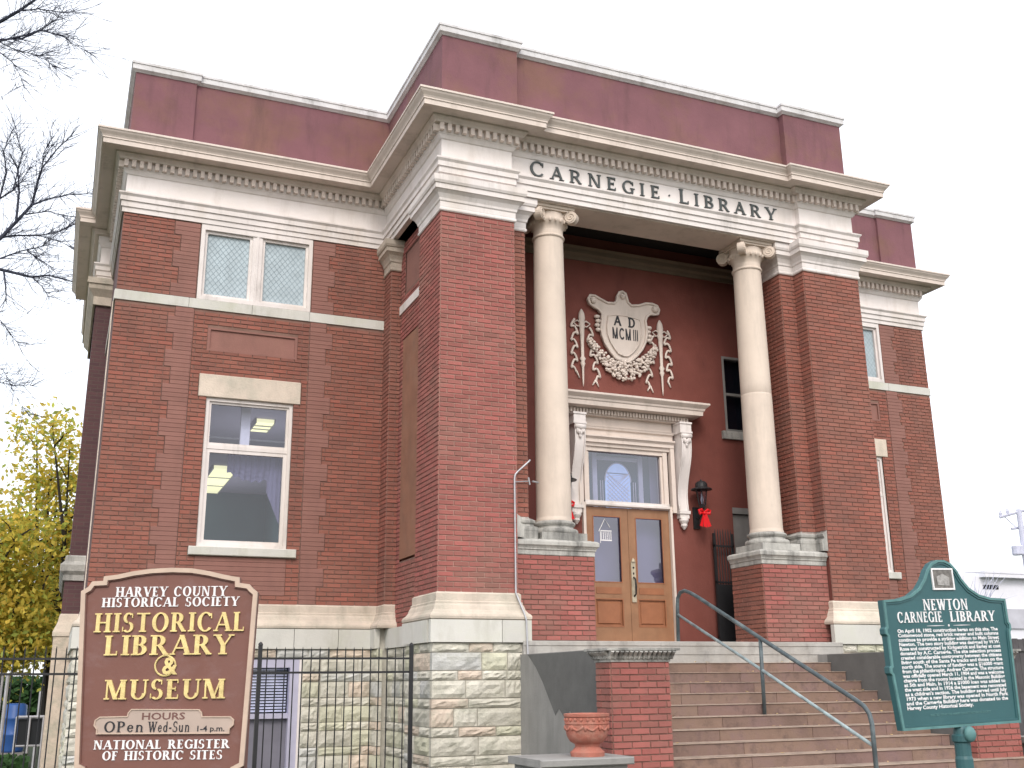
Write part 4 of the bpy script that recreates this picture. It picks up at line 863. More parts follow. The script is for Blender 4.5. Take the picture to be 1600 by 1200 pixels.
for s in (-1, 1):
    MB().box(*sorted((s*2.1, s*2.6)), -2.62, -.02, GZ, -.052).obj('cheek_wall', CHEEK, steps)
    # the pier at the end of each cheek wall
    a, b = sorted((s*2.1, s*2.8))
    wall((0, -2.95), X, NY, a, b, GZ, -.20, [], BP, MORT, steps, 'steps', indiv=True)
    wall((s*2.8, 0), (0, 1), (s, 0), -2.95, -2.62, GZ, -.20, [], BP, MORT, steps, 'steps', indiv=(s < 0))
    wall((s*2.1, 0), (0, 1), (-s, 0), -2.95, -2.62, -1.4, -.20, [], BP, MORT, steps, 'steps', indiv=(s > 0))
    MB().box(a+.005, b-.005, -2.945, -2.62, GZ, -.20).obj('pier_core', MORT, steps)
    c_ = MB().box(a-.01, b+.01, -2.97, -2.6, -.2, -.165).box(a-.09, b+.09, -3.05, -2.52, -.085, -.06).box(a-.03, b+.03, -2.99, -2.58, -.165, -.085).obj('pier_cap', LIMEG, steps)
    n = 13          # fluted cove under the cap
    fl = MB()
    for k in range(n+1):
        x = a-.02+(b-a+.04)*k/n; fl.tube([(x, -2.985, -.17), (x, -3.0, -.13), (x, -3.04, -.088)], [.014, .02, .026], 6)
    for k in range(7):
        yy = -2.95+.36*k/6
        for e in (a-.015, b+.015): fl.tube([(e, yy, -.17), (e+(-.015 if e < a+.1 else .015), yy, -.13), (e+(-.055 if e < a+.1 else .055), yy, -.088)], [.014, .02, .026], 6)
    fl.obj('fluting', LIMEG, c_)
    x0, x1 = sorted((s*2.86, s*3.86)); MB().bevbox(x0, x1, -3.5, -2.7, -1.17, -1.10, .01).box(x0+.05, x1-.05, -3.44, -2.75, GZ, -1.17).obj('ledge', CHEEK, steps)
for (k, mn), mb in list(stuffB.items()):
    if k == 'steps' and mb.f: mb.obj('brickwork', MATS[mn], steps, kind='stuff')
# the damp patch: thin skin on the outer face of the left cheek wall, dripping lower edge
pts = [(-.35, -.06), (-2.6, -.06), (-2.6, -1.25), (-2.45, -1.05), (-2.25, -1.0), (-2.1, -.92), (-1.98, -.98), (-1.85, -.80), (-1.70, -.84), (-1.55, -.72), (-1.40, -.80), (-1.25, -.70), (-1.15, -.78), (-1.0, -.62), (-.8, -.40), (-.6, -.22)]
mb = MB(); b = 0; mb.v = [(-2.604, y, z) for y, z in pts]; mb.f = [tuple(range(len(pts)))]; mb.obj('damp_stain', DAMP, steps)

mb = MB(); mb.v = [(2.096, y, z) for y, z in [(-2.6, -.06), (-.35, -.06), (-.35, -.5), (-1.0, -.75), (-1.9, -1.15), (-2.6, -1.4)]]; mb.f = [tuple(range(6))]; mb.obj('damp_stain', DAMP, steps)
# fallen leaves on the treads
lv = MB(); rl = random.Random(21)
for k in range(170):
    i_ = rl.randint(0, 13); x = rl.uniform(-2.0, 2.0) if rl.random() < .6 else rl.choice((-1, 1))*rl.uniform(1.6, 2.05); yy = -.423-i_*.3+rl.uniform(.0, .27); zz = -.168-i_*.128+.006
    if i_ > 8 and abs(x) > 2.05: continue
    a = rl.uniform(0, 6.28); q_ = rl.uniform(.012, .03); t_ = rl.uniform(-.008, .012)
    lv.quad((x+q_*math.cos(a), yy+q_*math.sin(a), zz+t_+.008), (x-q_*.6*math.sin(a), yy+q_*.6*math.cos(a), zz+.002), (x-q_*math.cos(a), yy-q_*math.sin(a), zz+.008), (x+q_*.6*math.sin(a), yy-q_*.6*math.cos(a), zz+.003))
tag(lv.obj('fallen_leaves', mat('dry_leaf', (.42, .30, .14), .8, .2, 3, isl=True, rand=.3)), 'dry leaves scattered over the stone steps', 'leaves', kind='stuff')
# hand rail
hr = empty('handrail', (0, -1.7, -.9), 'grey green pipe handrail with two rails running down the middle of the steps', 'handrail')
MB().tube([(0, .26, .12), (0, .235, .62), (0, .215, .74), (0, .14, .815), (0, .02, .83), (0, -.12, .79), (0, -.3, .72), (0, -1.71, .10), (0, -3.36, -.62), (0, -3.48, -.68), (0, -3.555, -.76), (0, -3.58, -.86), (0, -3.58, -1.6)], .026, 10).obj('top_rail', RAILM, hr, smooth=True)
MB().tube([(0, .235, .51), (0, -1.68, -.28), (0, -3.58, -1.09)], .02, 10).obj('lower_rail', RAILL, hr, smooth=True)
MB().tube([(0, -1.69, .10), (0, -1.67, -.83)], .024, 10).lathe(0, -1.67, [(.045, -.835), (.045, -.82), (.026, -.815)], 12).obj('middle_post', RAILM, hr, smooth=True)

# ------------------------------------------------------------------ things on and near the steps
def lantern(x, side):
    o = empty('wall_lantern', (x, YD, 2.4), 'black carriage lantern on the porch wall %s' % side, 'wall lamp', 'porch lanterns')
    y = YD-.22; z = 2.45
    MB().box(x-.055, x+.055, YD-.03, YD, 1.97, 2.32).tube([(x, YD-.01, 2.15), (x, YD-.12, 2.12), (x, y, 2.22), (x, y, 2.28)], .014, 6).obj('bracket', IRON, o)
    MB().lathe(x, y, [(.17, 2.575), (.172, 2.59), (.10, 2.62), (.095, 2.68), (.07, 2.71), (.02, 2.725), (.008, 2.75)], 14).obj('lantern_cap', IRON, o)
    MB().lathe(x, y, [(.03, 2.26), (.05, 2.29), (.06, 2.33)], 6).obj('lantern_base', IRON, o)
    mb = MB()
    for k in range(6):
        a = 2*math.pi*k/6; mb.tube([(x+.058*math.cos(a), y+.058*math.sin(a), 2.33), (x+.095*math.cos(a), y+.095*math.sin(a), 2.58)], .008, 4)
    mb.obj('cage', IRON, o)
    MB().lathe(x, y, [(.052, 2.33), (.088, 2.575)], 6).obj('lantern_glass', GLASS, o)
    MB().lathe(x, y, [(.012, 2.35), (.02, 2.42), (.014, 2.50), (.004, 2.54)], 8).obj('bulb', CURT, o)
    q = empty('red_bow', (x, y, 2.15), 'red ribbon bow under the lantern %s' % side, 'bow', 'red bows under the lanterns')
    m_ = MB(); yy = y-.03
    for sx in (-1, 1):
        m_.tube([(x, yy, 2.20), (x+sx*.06, yy-.03, 2.245), (x+sx*.105, yy-.02, 2.235), (x+sx*.09, yy-.03, 2.185), (x, yy, 2.19)], [.02, .026, .022, .026, .02], 6)
    m_.sphere((x, yy-.02, 2.195), .028, .025, .028); m_.obj('loop', RED, q)
    m_ = MB()
    for sx in (-1, 1): m_.quad((x-.01, yy-.02, 2.19), (x+.03*sx, yy-.03, 2.19), (x+sx*.11, yy-.03, 1.985), (x+sx*.045, yy-.02, 1.965))
    m_.quad((x-.02, yy-.015, 2.2), (x+.02, yy-.015, 2.2), (x+.03, yy-.025, 1.96), (x-.03, yy-.02, 1.975)); m_.obj('tail', RED, q)
lantern(1.27, 'right of the door'); lantern(-1.17, 'left of the door, behind the column')
gt = empty('iron_gate', (1.7, 1.5, .12), 'black iron gate folded back on the porch wall right of the door', 'gate')
mb = MB().box(1.50, 1.53, 1.47, 1.5, .14, 1.90).box(1.86, 1.89, 1.47, 1.5, .14, 1.90).box(1.5, 1.89, 1.47, 1.5, 1.68, 1.71).box(1.5, 1.89, 1.47, 1.5, .25, .28).box(1.5, 1.89, 1.47, 1.5, 1.10, 1.13); mb.obj('gate_frame', IRON, gt)
for k in range(7):
    x = 1.545+k*.05; MB().tube([(x, 1.485, .14), (x, 1.485, 1.92), (x, 1.485, 1.98)], [.009, .009, .002], 5).obj('bar', IRON, gt)
MB().box(1.50, 1.90, 1.455, 1.465, .16, 1.08).obj('kick_sheet', IRON, gt)
MB().box(1.80, 1.85, 1.44, 1.456, .42, .56).obj('latch', STEEL, gt)
cp = empty('conduit_pipe', (-2.6, 0, 0), 'thin grey pipe up the left brick pier with a bent arm at its top', 'pipe')
MB().tube([(-2.50, -.16, GZ), (-2.50, -.16, -.6), (-2.53, -.155, .38), (-2.55, -.14, .47), (-2.60, -.06, .66), (-2.625, -.035, .74), (-2.625, -.035, 2.26), (-2.615, -.035, 2.32), (-2.57, -.03, 2.37), (-2.40, -.02, 2.52), (-2.385, -.02, 2.545)], .013, 8).obj('pipe', STEEL, cp, smooth=True)
MB().tube([(-2.62, -.03, 2.22), (-2.34, .1, 2.27)], .008, 6).tube([(-2.36, .1, 2.32), (-2.34, .1, 2.22)], .012, 6).tube([(-2.30, .1, 2.27), (-2.19, .15, 2.27)], .012, 6).obj('bracket', STEEL, cp)
ur = empty('terracotta_urn', (-3.28, -3.25, -1.1), 'terracotta garden urn with relief band on the grey ledge beside the steps', 'urn')
ux, uy = -3.22, -3.2
o = MB().lathe(ux, uy, [(.165, -1.10), (.17, -1.06), (.145, -1.04), (.12, -1.01), (.125, -.985), (.17, -.96), (.20, -.91), (.212, -.85), (.212, -.80), (.22, -.795), (.22, -.775), (.212, -.77), (.214, -.73), (.226, -.725), (.228, -.70), (.20, -.697), (.185, -.74), (.18, -.80)], 28).obj('bowl', TERRA, ur); smooth_by_angle(o, 45)
mb = MB()
for k in range(22):
    a = 2*math.pi*k/22; mb.sphere((ux+.214*math.cos(a), uy+.214*math.sin(a), -.755), .016, .016, .02, 6, 4)
for k in range(9):
    a = 2*math.pi*k/9; mb.tube([(ux+.21*math.cos(a+dd), uy+.21*math.sin(a+dd), -.815-.04*math.sin(dd/.6*math.pi)) for dd in (0, .12, .3, .48, .6)], .013, 5).sphere((ux+.212*math.cos(a), uy+.212*math.sin(a), -.83), .02, .02, .03, 6, 4)
mb.obj('relief_band', TERRA, ur, smooth=True)

# ------------------------------------------------------------------ iron fence along the front of the wing
FY = -.2
fe = empty('iron_fence', (-4.1, FY, GZ), 'black iron picket fence in front of the stone basement, ending at the brick pier', 'fence')
for x in (-4.10, -5.94, -7.80, -9.66, -11.5): MB().box(x-.022, x+.022, FY-.022, FY+.022, GZ, .06).lathe(x, FY, [(.03, .055), (.022, .075), (.004, .09)], 6).obj('post', IRON, fe)
for zz in (-.10, -.26, -1.82): MB().box(-11.5, -4.10, FY-.012, FY+.012, zz-.012, zz+.012).obj('rail', IRON, fe)
pk = MB().tube([(0, 0, -.09-GZ-1.95), (0, 0, 2.0), (0, 0, 2.035)], [.0075, .0075, .001], 5).mesh('picket', IRON)
k = 0; x = -4.20
while x > -11.5:
    if min(abs(x-q) for q in (-5.94, -7.80, -9.66)) > .05: link('picket', pk, fe, (x, FY, GZ))
    x -= .1035

# ------------------------------------------------------------------ the brown museum sign
SO = Vector((-7.417, -5.385, 0)); SR = Vector((.92109, -.38936, 0)); SF = Vector((.38936, .92109, 0))
SY = math.atan2(SR.y, SR.x)
sg_ = empty('museum_sign', (SO.x, SO.y, GZ), 'brown carved sign with cream edge and gold letters reading HISTORICAL LIBRARY & MUSEUM', 'sign')
def fs(a, d, z): v = SO+SR*a-SF*d; return (v.x, v.y, z)
top = [(-.645, .235), (-.60, .262), (-.575, .30), (-.50, .303), (-.498, .333), (-.40, .345), (-.30, .366), (-.17, .382), (-.035, .387), (.10, .382), (.22, .362), (.32, .338), (.40, .322), (.43, .318), (.433, .280), (.50, .27), (.525, .243), (.56, .215)]
bot = [(.53, -.90), (.47, -.93), (.44, -.99), (.38, -1.02), (-.46, -1.01), (-.50, -.97), (-.53, -.92), (-.575, -.90)]
outl = top+bot
def prism_f(pts, d0, d1, f):
    mb = MB(); n = len(pts); mb.v = [f(a, d1, b) for a, b in pts]+[f(a, d0, b) for a, b in pts]; mb.f = [tuple(range(n)), tuple(n+i for i in reversed(range(n)))]
    for i in range(n): j = (i+1) % n; mb.f.append((i, n+i, n+j, j))
    return mb
cx_, cz_ = -.03, -.32
prism_f(outl, -.04, .0, fs).obj('board', SIGNB, sg_)
def shrink(pts, d):
    out_ = []; n = len(pts)
    for i in range(n):
        a, b, c = Vector(pts[i-1]), Vector(pts[i]), Vector(pts[(i+1) % n]); d1 = (b-a).normalized(); d2 = (c-b).normalized(); n1 = Vector((d1.y, -d1.x)); n2 = Vector((d2.y, -d2.x))
        m_ = (n1+n2); m_ = m_/max(.6, 1+n1.dot(n2)); out_.append((b.x+m_.x*d, b.y+m_.y*d))
    return out_
def border(pts, d0, d1, h, f, m, name, parent):
    A = shrink(pts, d0); B = shrink(pts, d1); n = len(pts); mb = MB()
    mb.v = [f(a, h, b) for a, b in A]+[f(a, h, b) for a, b in B]+[f(a, -.001, b) for a, b in A]+[f(a, -.001, b) for a, b in B]
    for i in range(n): j = (i+1) % n; mb.f += [(i, j, n+j, n+i), (i, 2*n+i, 2*n+j, j), (n+i, n+j, 3*n+j, 3*n+i)]
    return mb.obj(name, m, parent)
border(outl, 0, .03, .02, fs, SIGNE, 'border', sg_)
border(outl, .032, .038, .012, fs, SIGNB, 'border_groove', sg_)
kw = dict(frame=fs, as_parts=True)
wh = dict(T=.2, t=.085, sf=.075)
lettering('HARVEY COUNTY', -.412, .347, .195, .066, .006, 'white_letter', LWHITE, sg_, **wh, **kw)
lettering('HISTORICAL SOCIETY', -.50, .434, .127, .062, .006, 'white_letter', LWHITE, sg_, **wh, **kw)
lettering('HISTORICAL', -.535, .487, -.040, .126, .014, 'gold_letter', GOLD, sg_, T=.19, t=.075, sf=.07, **kw)
lettering('LIBRARY', -.456, .41, -.192, .130, .014, 'gold_letter', GOLD, sg_, T=.19, t=.075, sf=.07, **kw)
lettering('MUSEUM', -.428, .381, -.476, .126, .014, 'gold_letter', GOLD, sg_, T=.19, t=.075, sf=.07, **kw)
font_text('&', .155, GOLD, 'ampersand', sg_, fs, -.005, -.315, .012, 'CENTER', .004)
ring = [(.068*math.cos(a), .066*math.sin(a)) for a in [2*math.pi*k/28 for k in range(28)]]
mb = MB(); mb.tube([fs(-.035+a, .006, -.262+b) for a, b in ring+ring[:1]], .0065, 6); mb.obj('ampersand_ring', GOLD, sg_)
pq = [(-.455, -.665), (-.455, -.695), (.425, -.70), (.425, -.667), (.45, -.645), (.45, -.612), (.425, -.59), (.24, -.588), (.235, -.565), (.215, -.543), (-.235, -.537), (-.255, -.56), (-.26, -.582), (-.44, -.584), (-.47, -.605), (-.475, -.64)]
pl_ = prism_f(pq[::-1], 0, .012, fs).obj('hours_plaque', PLAQ, sg_)
border(pq[::-1], .0, .007, .018, fs, SIGNE, 'plaque_rim', pl_); 
font_text('HOURS', .062, LBROWN, 'hours_word', pl_, fs, -.02, -.606, .0135, 'CENTER', .0012, width=.285)
lettering('OPen', -.405, -.145, -.683, .068, .003, 'hours_letter', LBLACK, pl_, frame=lambda a, d, z: fs(a, d+.012, z), T=.16, t=.09, sf=.04, as_parts=True)
lettering('Wed-Sun', -.115, .16, -.685, .066, .003, 'hours_letter', LBLACK, pl_, frame=lambda a, d, z: fs(a, d+.012, z), T=.16, t=.09, sf=.04, as_parts=True)
font_text('1-4 p.m.', .05, LBLACK, 'hours_figures', pl_, fs, .20, -.683, .0135, 'LEFT', .001, width=.18)
lettering('NATIONAL REGISTER', -.467, .427, -.79, .056, .006, 'white_letter', LWHITE, sg_, **wh, **kw)
lettering('OF HISTORIC SITES', -.403, .385, -.858, .056, .006, 'white_letter', LWHITE, sg_, **wh, **kw)
for a in (-.48, .43):
    mb = MB(); v = [fs(a+dx, dy, z) for z in (GZ, -.5) for dx, dy in ((0, -.04), (.09, -.04), (.09, -.13), (0, -.13))]; mb.v = v
    mb.f = [(0, 1, 5, 4), (1, 2, 6, 5), (2, 3, 7, 6), (3, 0, 4, 7), (4, 5, 6, 7)]; mb.obj('post', SIGNB, sg_)

# ------------------------------------------------------------------ the green historical marker
MX, MY, MR = -2.65, -7.5, R(1.6)
mk = empty('historical_marker', (MX, MY, GZ), 'dark green cast marker plate headed NEWTON CARNEGIE LIBRARY on a green post', 'marker')
def fm(a, d, z):
    x, zz = a, z+.29; return (MX+x*math.cos(MR)-zz*math.sin(MR), MY-d, -.29+x*math.sin(MR)+zz*math.cos(MR))
mo = [(-.535, .115), (-.40, .122), (-.30, .145), (-.22, .19), (-.165, .25), (-.13, .31), (-.085, .355), (-.03, .377), (.03, .377), (.085, .355), (.13, .31), (.165, .25), (.22, .19), (.30, .145), (.40, .122), (.535, .115), (.535, -.04), (.548, -.055), (.548, -.09), (.535, -.11), (.505, -.70), (-.505, -.70), (-.535, -.36), (-.548, -.345), (-.548, -.31), (-.535, -.30), (-.535, -.115), (-.548, -.10), (-.548, -.07), (-.535, -.055)]
prism_f(mo, -.045, 0, fm).obj('plate', MARK, mk)
border(mo, 0, .016, .012, fm, MARKE, 'rim', mk)
border(mo, .018, .03, .006, fm, MARK, 'inner_rim', mk)
lettering('NEWTON', -.20, .19, .045, .072, .005, 'title_letter', LWHITE, mk, T=.17, t=.085, sf=.06, frame=fm)
lettering('CARNEGIE', -.43, -.05, -.032, .068, .005, 'title_letter', LWHITE, mk, T=.17, t=.085, sf=.06, frame=fm)
lettering('LIBRARY', .02, .42, -.032, .068, .005, 'title_letter', LWHITE, mk, T=.17, t=.085, sf=.06, frame=fm)
mb = MB()
for a, b in ((-.19, -.04), (.04, .19)): mb.tube([fm(a, .003, -.056), fm((a+b)/2, .003, -.056), fm(b, .003, -.056)], [.001, .003, .001], 5)
mb.sphere(fm(0, .003, -.056), .008, .004, .008, 6, 4); mb.obj('divider', LWHITE, mk)
body = ["On April 18, 1902 construction began on this site. The", "Cottonwood stone, red brick veneer and built columns", "continue to provide a striking addition to Main Street", "Newton. The two story building was designed by W.W.", "Rose and constructed by Kirkpatrick and Earley at cost", "donated by A.C. Carnegie. The site selection process", "created considerable controversy between the citizens", "living south of the Santa Fe tracks and those on the", "north side. The source of funding was a $16000 grant", "from the philanthropist, Andrew Carnegie. The structure", "was officially opened March 11, 1904 and was a welcome", "change from the rooms located in the Masonic Building", "at 5th and Main. In 1914 a $1000 loan was added to", "the west side and in 1926 the basement was renovated", "as a children's section. The building served until July", "1973 when a new library was opened in North Park", "and the Carnegie Building here was donated to the", "Harvey County Historical Society."]
for k, ln in enumerate(body):
    font_text(ln, .031, LWHITE, 'text_line', mk, fm, -.445, -.095-k*.0283, .003, 'LEFT', .0011, width=.875 if k < 17 else .56)
font_text('ERECTED 1978 BY THE HARVEY COUNTY HISTORICAL SOCIETY', .018, MARKE, 'text_line', mk, fm, -.26, -.622, .003, 'LEFT', .0003, width=.52)
em = prism_f([(-.088, .185), (.088, .185), (.088, .315), (-.088, .315)][::1], 0, .006, fm).obj('picture_plaque', mat('plaque_bronze_grey', (.17, .16, .15), .6, .4, 30), mk)
mb = MB(); frame_pts = [(-.095, .178), (.095, .178), (.095, .322), (-.095, .322)]
border(frame_pts[::-1], 0, .011, .01, fm, LWHITE, 'plaque_frame', em)
mb = MB(); mb.v = [fm(a, .009, b) for a, b in ((-.05, .21), (.05, .205), (.055, .26), (.0, .285), (-.055, .265))]; mb.f = [(0, 1, 2, 3, 4)]; mb.obj('picture_relief', mat('plaque_highlight', (.34, .33, .32), .6, .3, 40), em)
MB().lathe(MX+.01, MY+.02, [(.055, GZ), (.055, -.9), (.05, -.88), (.05, -.80), (.062, -.79), (.062, -.755), (.05, -.745), (.046, -.715), (.03, -.69), (.0, -.68)], 16).obj('post', MARK, mk, smooth=False)
MB().sphere((MX+.02, MY-.045, -.745), .045, .03, .05, 12, 8).obj('socket_knob', MARKE, mk, smooth=True)

# ------------------------------------------------------------------ trees
def limb(mb, pts, r0, r1, n=6):
    m_ = len(pts)-1; mb.tube(pts, [r0+(r1-r0)*i/m_ for i in range(m_+1)], n)
bt = empty('bare_tree', (at(-420, 560, 25).x-.4, at(-420, 560, 25).y-.3, GZ), 'leafless tree whose thin dark twigs reach in from the left edge', 'tree')
DEP = 25.; TS = 25/11
def P2(l, dep=DEP, jit=.4):
    return [at(x, y, dep+rnd.uniform(-jit, jit)) for x, y in l]
fork = at(-420, 560, DEP); base = Vector((fork.x-.4, fork.y-.3, GZ))
mb = MB(); limb(mb, [base, base.lerp(fork, .5)+Vector((.1, 0, 0)), fork], .42, .30, 10); mb.obj('trunk', BARK, bt)
limbs = [([(-420, 560), (-250, 260), (-80, 75)], .10, .032), ([(-80, 75), (0, 34), (30, 17), (58, -3), (95, -35)], .032, .010), ([(-80, 75), (0, 64), (40, 55), (65, 46), (96, 24)], .022, .005), ([(-80, 75), (0, 62), (35, 60), (65, 47), (82, 52), (97, 55), (112, 68), (142, 83)], .018, .002),
 ([(0, 66), (20, 76), (50, 85), (88, 88)], .010, .002), ([(-40, 60), (0, 82), (20, 98), (30, 115), (38, 137)], .010, .002), ([(30, 17), (60, 14), (95, 19), (132, 20)], .012, .002), ([(50, 85), (75, 95), (88, 110)], .006, .001),
 ([(-420, 560), (-220, 470), (-80, 410)], .11, .034), ([(-80, 410), (0, 373), (25, 347), (50, 320), (60, 280), (66, 262), (90, 232), (112, 212)], .034, .004), ([(25, 347), (30, 300), (28, 265), (15, 240)], .02, .004), ([(50, 320), (78, 310), (110, 304), (144, 303)], .014, .003), ([(40, 335), (75, 330), (104, 338)], .012, .003),
 ([(-80, 410), (0, 371), (28, 368), (62, 368), (95, 361), (118, 350)], .02, .003), ([(60, 368), (95, 378), (118, 390)], .008, .002), ([(-420, 560), (-150, 430)], .07, .028), ([(-150, 430), (0, 421), (30, 428), (50, 433), (75, 430), (118, 441), (125, 444)], .028, .004), ([(-60, 425), (0, 404), (30, 393), (66, 385), (80, 372)], .018, .003),
 ([(42, 392), (60, 404), (96, 428)], .009, .003), ([(50, 433), (66, 448), (78, 466)], .010, .002), ([(6, 424), (9, 450), (10, 475)], .016, .004), ([(0, 310), (20, 298), (32, 285), (46, 262)], .014, .003), ([(-80, 330), (0, 308), (10, 270), (6, 235), (18, 205)], .022, .004),
 ([(-60, 500), (0, 500), (12, 515), (30, 540)], .010, .002), ([(-60, 590), (0, 598), (20, 602), (58, 603)], .009, .001), ([(-60, 560), (5, 578), (25, 620), (45, 650)], .006, .001), ([(66, 262), (68, 240), (80, 215)], .008, .002), ([(20, 298), (35, 240), (30, 225), (22, 190)], .010, .002), ([(-420, 560), (-200, 600), (-60, 590)], .05, .012), ([(-420, 560), (-300, 200), (-200, -100)], .09, .03)]
tw = MB(); bm_ = MB()
for pl, a, b in limbs:
    pts = P2(pl, DEP, .3); limb(bm_, pts, a*.7*TS, b*.8*TS, 6)
    for i in range(1, len(pts)):
        p0, p1 = pts[i-1], pts[i]
        if pl[i][0] < -40: continue
        for k in range(13):
            p = p0.lerp(p1, rnd.random()); d = (p1-p0).normalized()
            ang = rnd.choice((-1, 1))*rnd.uniform(.4, 1.1); side = r2*rnd.uniform(-1, 1)+u2*rnd.uniform(-.7, 1)+FWD*rnd.uniform(-.8, .8)
            dd = (d+side*.9).normalized(); L_ = rnd.uniform(.12, .5)*TS; q = p; pp = [p]
            for j in range(3): dd = (dd+Vector((rnd.uniform(-.3, .3), rnd.uniform(-.3, .3), rnd.uniform(-.2, .3)))).normalized(); q = q+dd*L_/3; pp.append(q)
            limb(tw, pp, .003*TS, .001*TS, 4)
            if rnd.random() < .6:
                e = pp[2]; d3 = (dd+Vector((rnd.uniform(-1, 1), rnd.uniform(-1, 1), rnd.uniform(-.6, .8)))).normalized(); limb(tw, [e, e+d3*.1*TS, e+d3*.2*TS+Vector((0, 0, .02))], .0026*TS, .001*TS, 4)
bm_.obj('branch', BARK, bt); o = tw.obj('twigs', BARK, bt, kind='stuff')

def leafy(name, label, loc, h, crowns, mL, nleaf, size, seed, group=None, forks=()):
    rg = random.Random(seed); t = empty(name, loc, label, 'tree', group); b = Vector(loc); mb = MB(); hubs = []
    trunk_top = b+Vector((rg.uniform(-.3, .3), 0, h*.28)); limb(mb, [b, b.lerp(trunk_top, .5), trunk_top], .24, .17, 8)
    for (c, rx, ry, rz, wgt) in crowns:
        c = Vector(c)
        for k in range(7):
            tip = c+Vector((rg.uniform(-.8, .8)*rx, rg.uniform(-.8, .8)*ry, rg.uniform(-.5, .9)*rz)); mid = trunk_top.lerp(tip, .5)+Vector((rg.uniform(-.3, .3), rg.uniform(-.3, .3), -.25)); limb(mb, [trunk_top, mid, tip], .09, .012, 5)
            for j in range(4):
                q = mid.lerp(tip, rg.uniform(.2, 1)); e = q+Vector((rg.uniform(-1, 1)*rx*.5, rg.uniform(-1, 1)*ry*.5, rg.uniform(-.2, 1)*rz*.4)); limb(mb, [q, q.lerp(e, .5)+Vector((0, 0, .1)), e], .03, .006, 4); hubs.append((e, wgt)); hubs.append((q, wgt))
            hubs.append((tip, wgt))
    mb.obj('trunk', BARKB, t); lf = MB()
    ws = [w_*rg.choice((.25, 1, 1.9)) for _, w_ in hubs]
    for k in range(nleaf):
        c = rg.choices(hubs, ws)[0][0]; p = c+Vector((rg.gauss(0, .32), rg.gauss(0, .32), rg.gauss(0, .29)))
        a = Vector((rg.gauss(0, 1), rg.gauss(0, 1), rg.gauss(0, 1))).normalized()*size*rg.uniform(.6, 1.2); n_ = a.orthogonal(); n_ = (n_*math.cos(1)+a.cross(n_).normalized()*n_.length*math.sin(1)).normalized()*a.length*.8
        i = len(lf.v); lf.v += [tuple(p-a), tuple(p+n_*.6), tuple(p+a), tuple(p-n_*.6)]; lf.f.append((i, i+1, i+2, i+3))
    lf.obj('crown', mL, t, kind='stuff'); return t
ta = at(120, 760, 27); tb = at(20, 900, 24); tc = at(-60, 850, 25)
leafy('maple_tree', 'yellow leaved maple rising behind the left corner of the library', (ta.x, ta.y, GZ), 9, [(at(100, 740, 27), 1.1, 1.4, 1.5, 1.), (at(120, 860, 27), .9, 1.2, 1., .6), (at(85, 980, 27), 1.1, 1.2, .9, .7), (at(240, 800, 27), 1.5, 1.4, 2.0, .8)], LEAF, 13000, .085, 3, 'yellow trees left of the library')
leafy('maple_tree', 'dense yellow green maple filling the lower left edge', (tc.x, tc.y, GZ), 8, [(at(-10, 870, 24), 1.1, 1.2, 1.2, 1.), (at(30, 960, 24), .9, 1.3, .9, 1.), (at(-90, 800, 24), 1.2, 1.3, 1.4, 1.), (at(0, 1010, 24), 1.2, 1.2, .5, 1.), (at(-60, 930, 24), 1.2, 1.2, 1.2, 1.)], LEAF, 26000, .085, 5, 'yellow trees left of the library')
# low limb of the near maple, dark fence and odds and ends by the side yard
hd = MB(); rg = random.Random(11)
for k in range(9000):
    x = rg.uniform(-17, -7); y = 27+rg.uniform(-.7, .7); z = GZ+rg.random()**.8*1.9; p = Vector((x, y, z)); a = Vector((rg.gauss(0, 1), rg.gauss(0, 1), rg.gauss(0, 1))).normalized()*.11; n_ = a.orthogonal()*.8
    i = len(hd.v); hd.v += [tuple(p-a), tuple(p+n_), tuple(p+a), tuple(p-n_)]; hd.f.append((i, i+1, i+2, i+3))
hd.box(-17, -7, 26.7, 27.3, GZ, GZ+1.5)
tag(hd.obj('hedge', HEDGE), 'dark clipped hedge across the back of the side yard', 'hedge')
sh = MB()
for k in range(2600):
    x = rg.uniform(-10.2, -8.35); y = 3.2+rg.uniform(-.6, .6); z = GZ+.1+rg.random()**.7*.62; p = Vector((x, y, z)); a = Vector((rg.gauss(0, 1), rg.gauss(0, 1), rg.gauss(0, 1))).normalized()*.045; n_ = a.orthogonal()*.8
    i = len(sh.v); sh.v += [tuple(p-a), tuple(p+n_), tuple(p+a), tuple(p-n_)]; sh.f.append((i, i+1, i+2, i+3))
tag(sh.obj('low_shrub', HEDGE), 'low green shrub by the side wall in the bottom left corner', 'shrub')
bq = at(24, 1120, 22); br_ = empty('blue_barrel', (bq.x, bq.y, GZ), 'blue plastic barrel standing in the side yard', 'barrel')
zt_ = bq.z+.25; MB().lathe(bq.x, bq.y, [(.20, zt_-.95), (.22, zt_-.9), (.22, zt_-.62), (.235, zt_-.6), (.22, zt_-.58), (.22, zt_-.3), (.235, zt_-.28), (.22, zt_-.26), (.21, zt_-.03), (.19, zt_)], 18).obj('body', BLUE, br_, smooth=True)
MB().lathe(bq.x, bq.y, [(.17, zt_), (.17, zt_+.02), (.1, zt_+.02)], 18).obj('lid', BLUE, br_)
MB().box(bq.x-.3, bq.x+.3, bq.y-.3, bq.y+.3, GZ, zt_-.95).obj('stand', ACM, br_)
cq = at(45, 1143, 17); cg = empty('wire_cage', (cq.x, cq.y, GZ), 'galvanised frame cage beside the stone base of the side wall', 'cage')
h0, h1 = cq.z-.22, cq.z+.22
mb = MB()
for dx in (-.2, 0, .2):
    for dy in (0, .5): mb.tube([(cq.x+dx, cq.y+dy, GZ), (cq.x+dx, cq.y+dy, h1)], .016, 6)
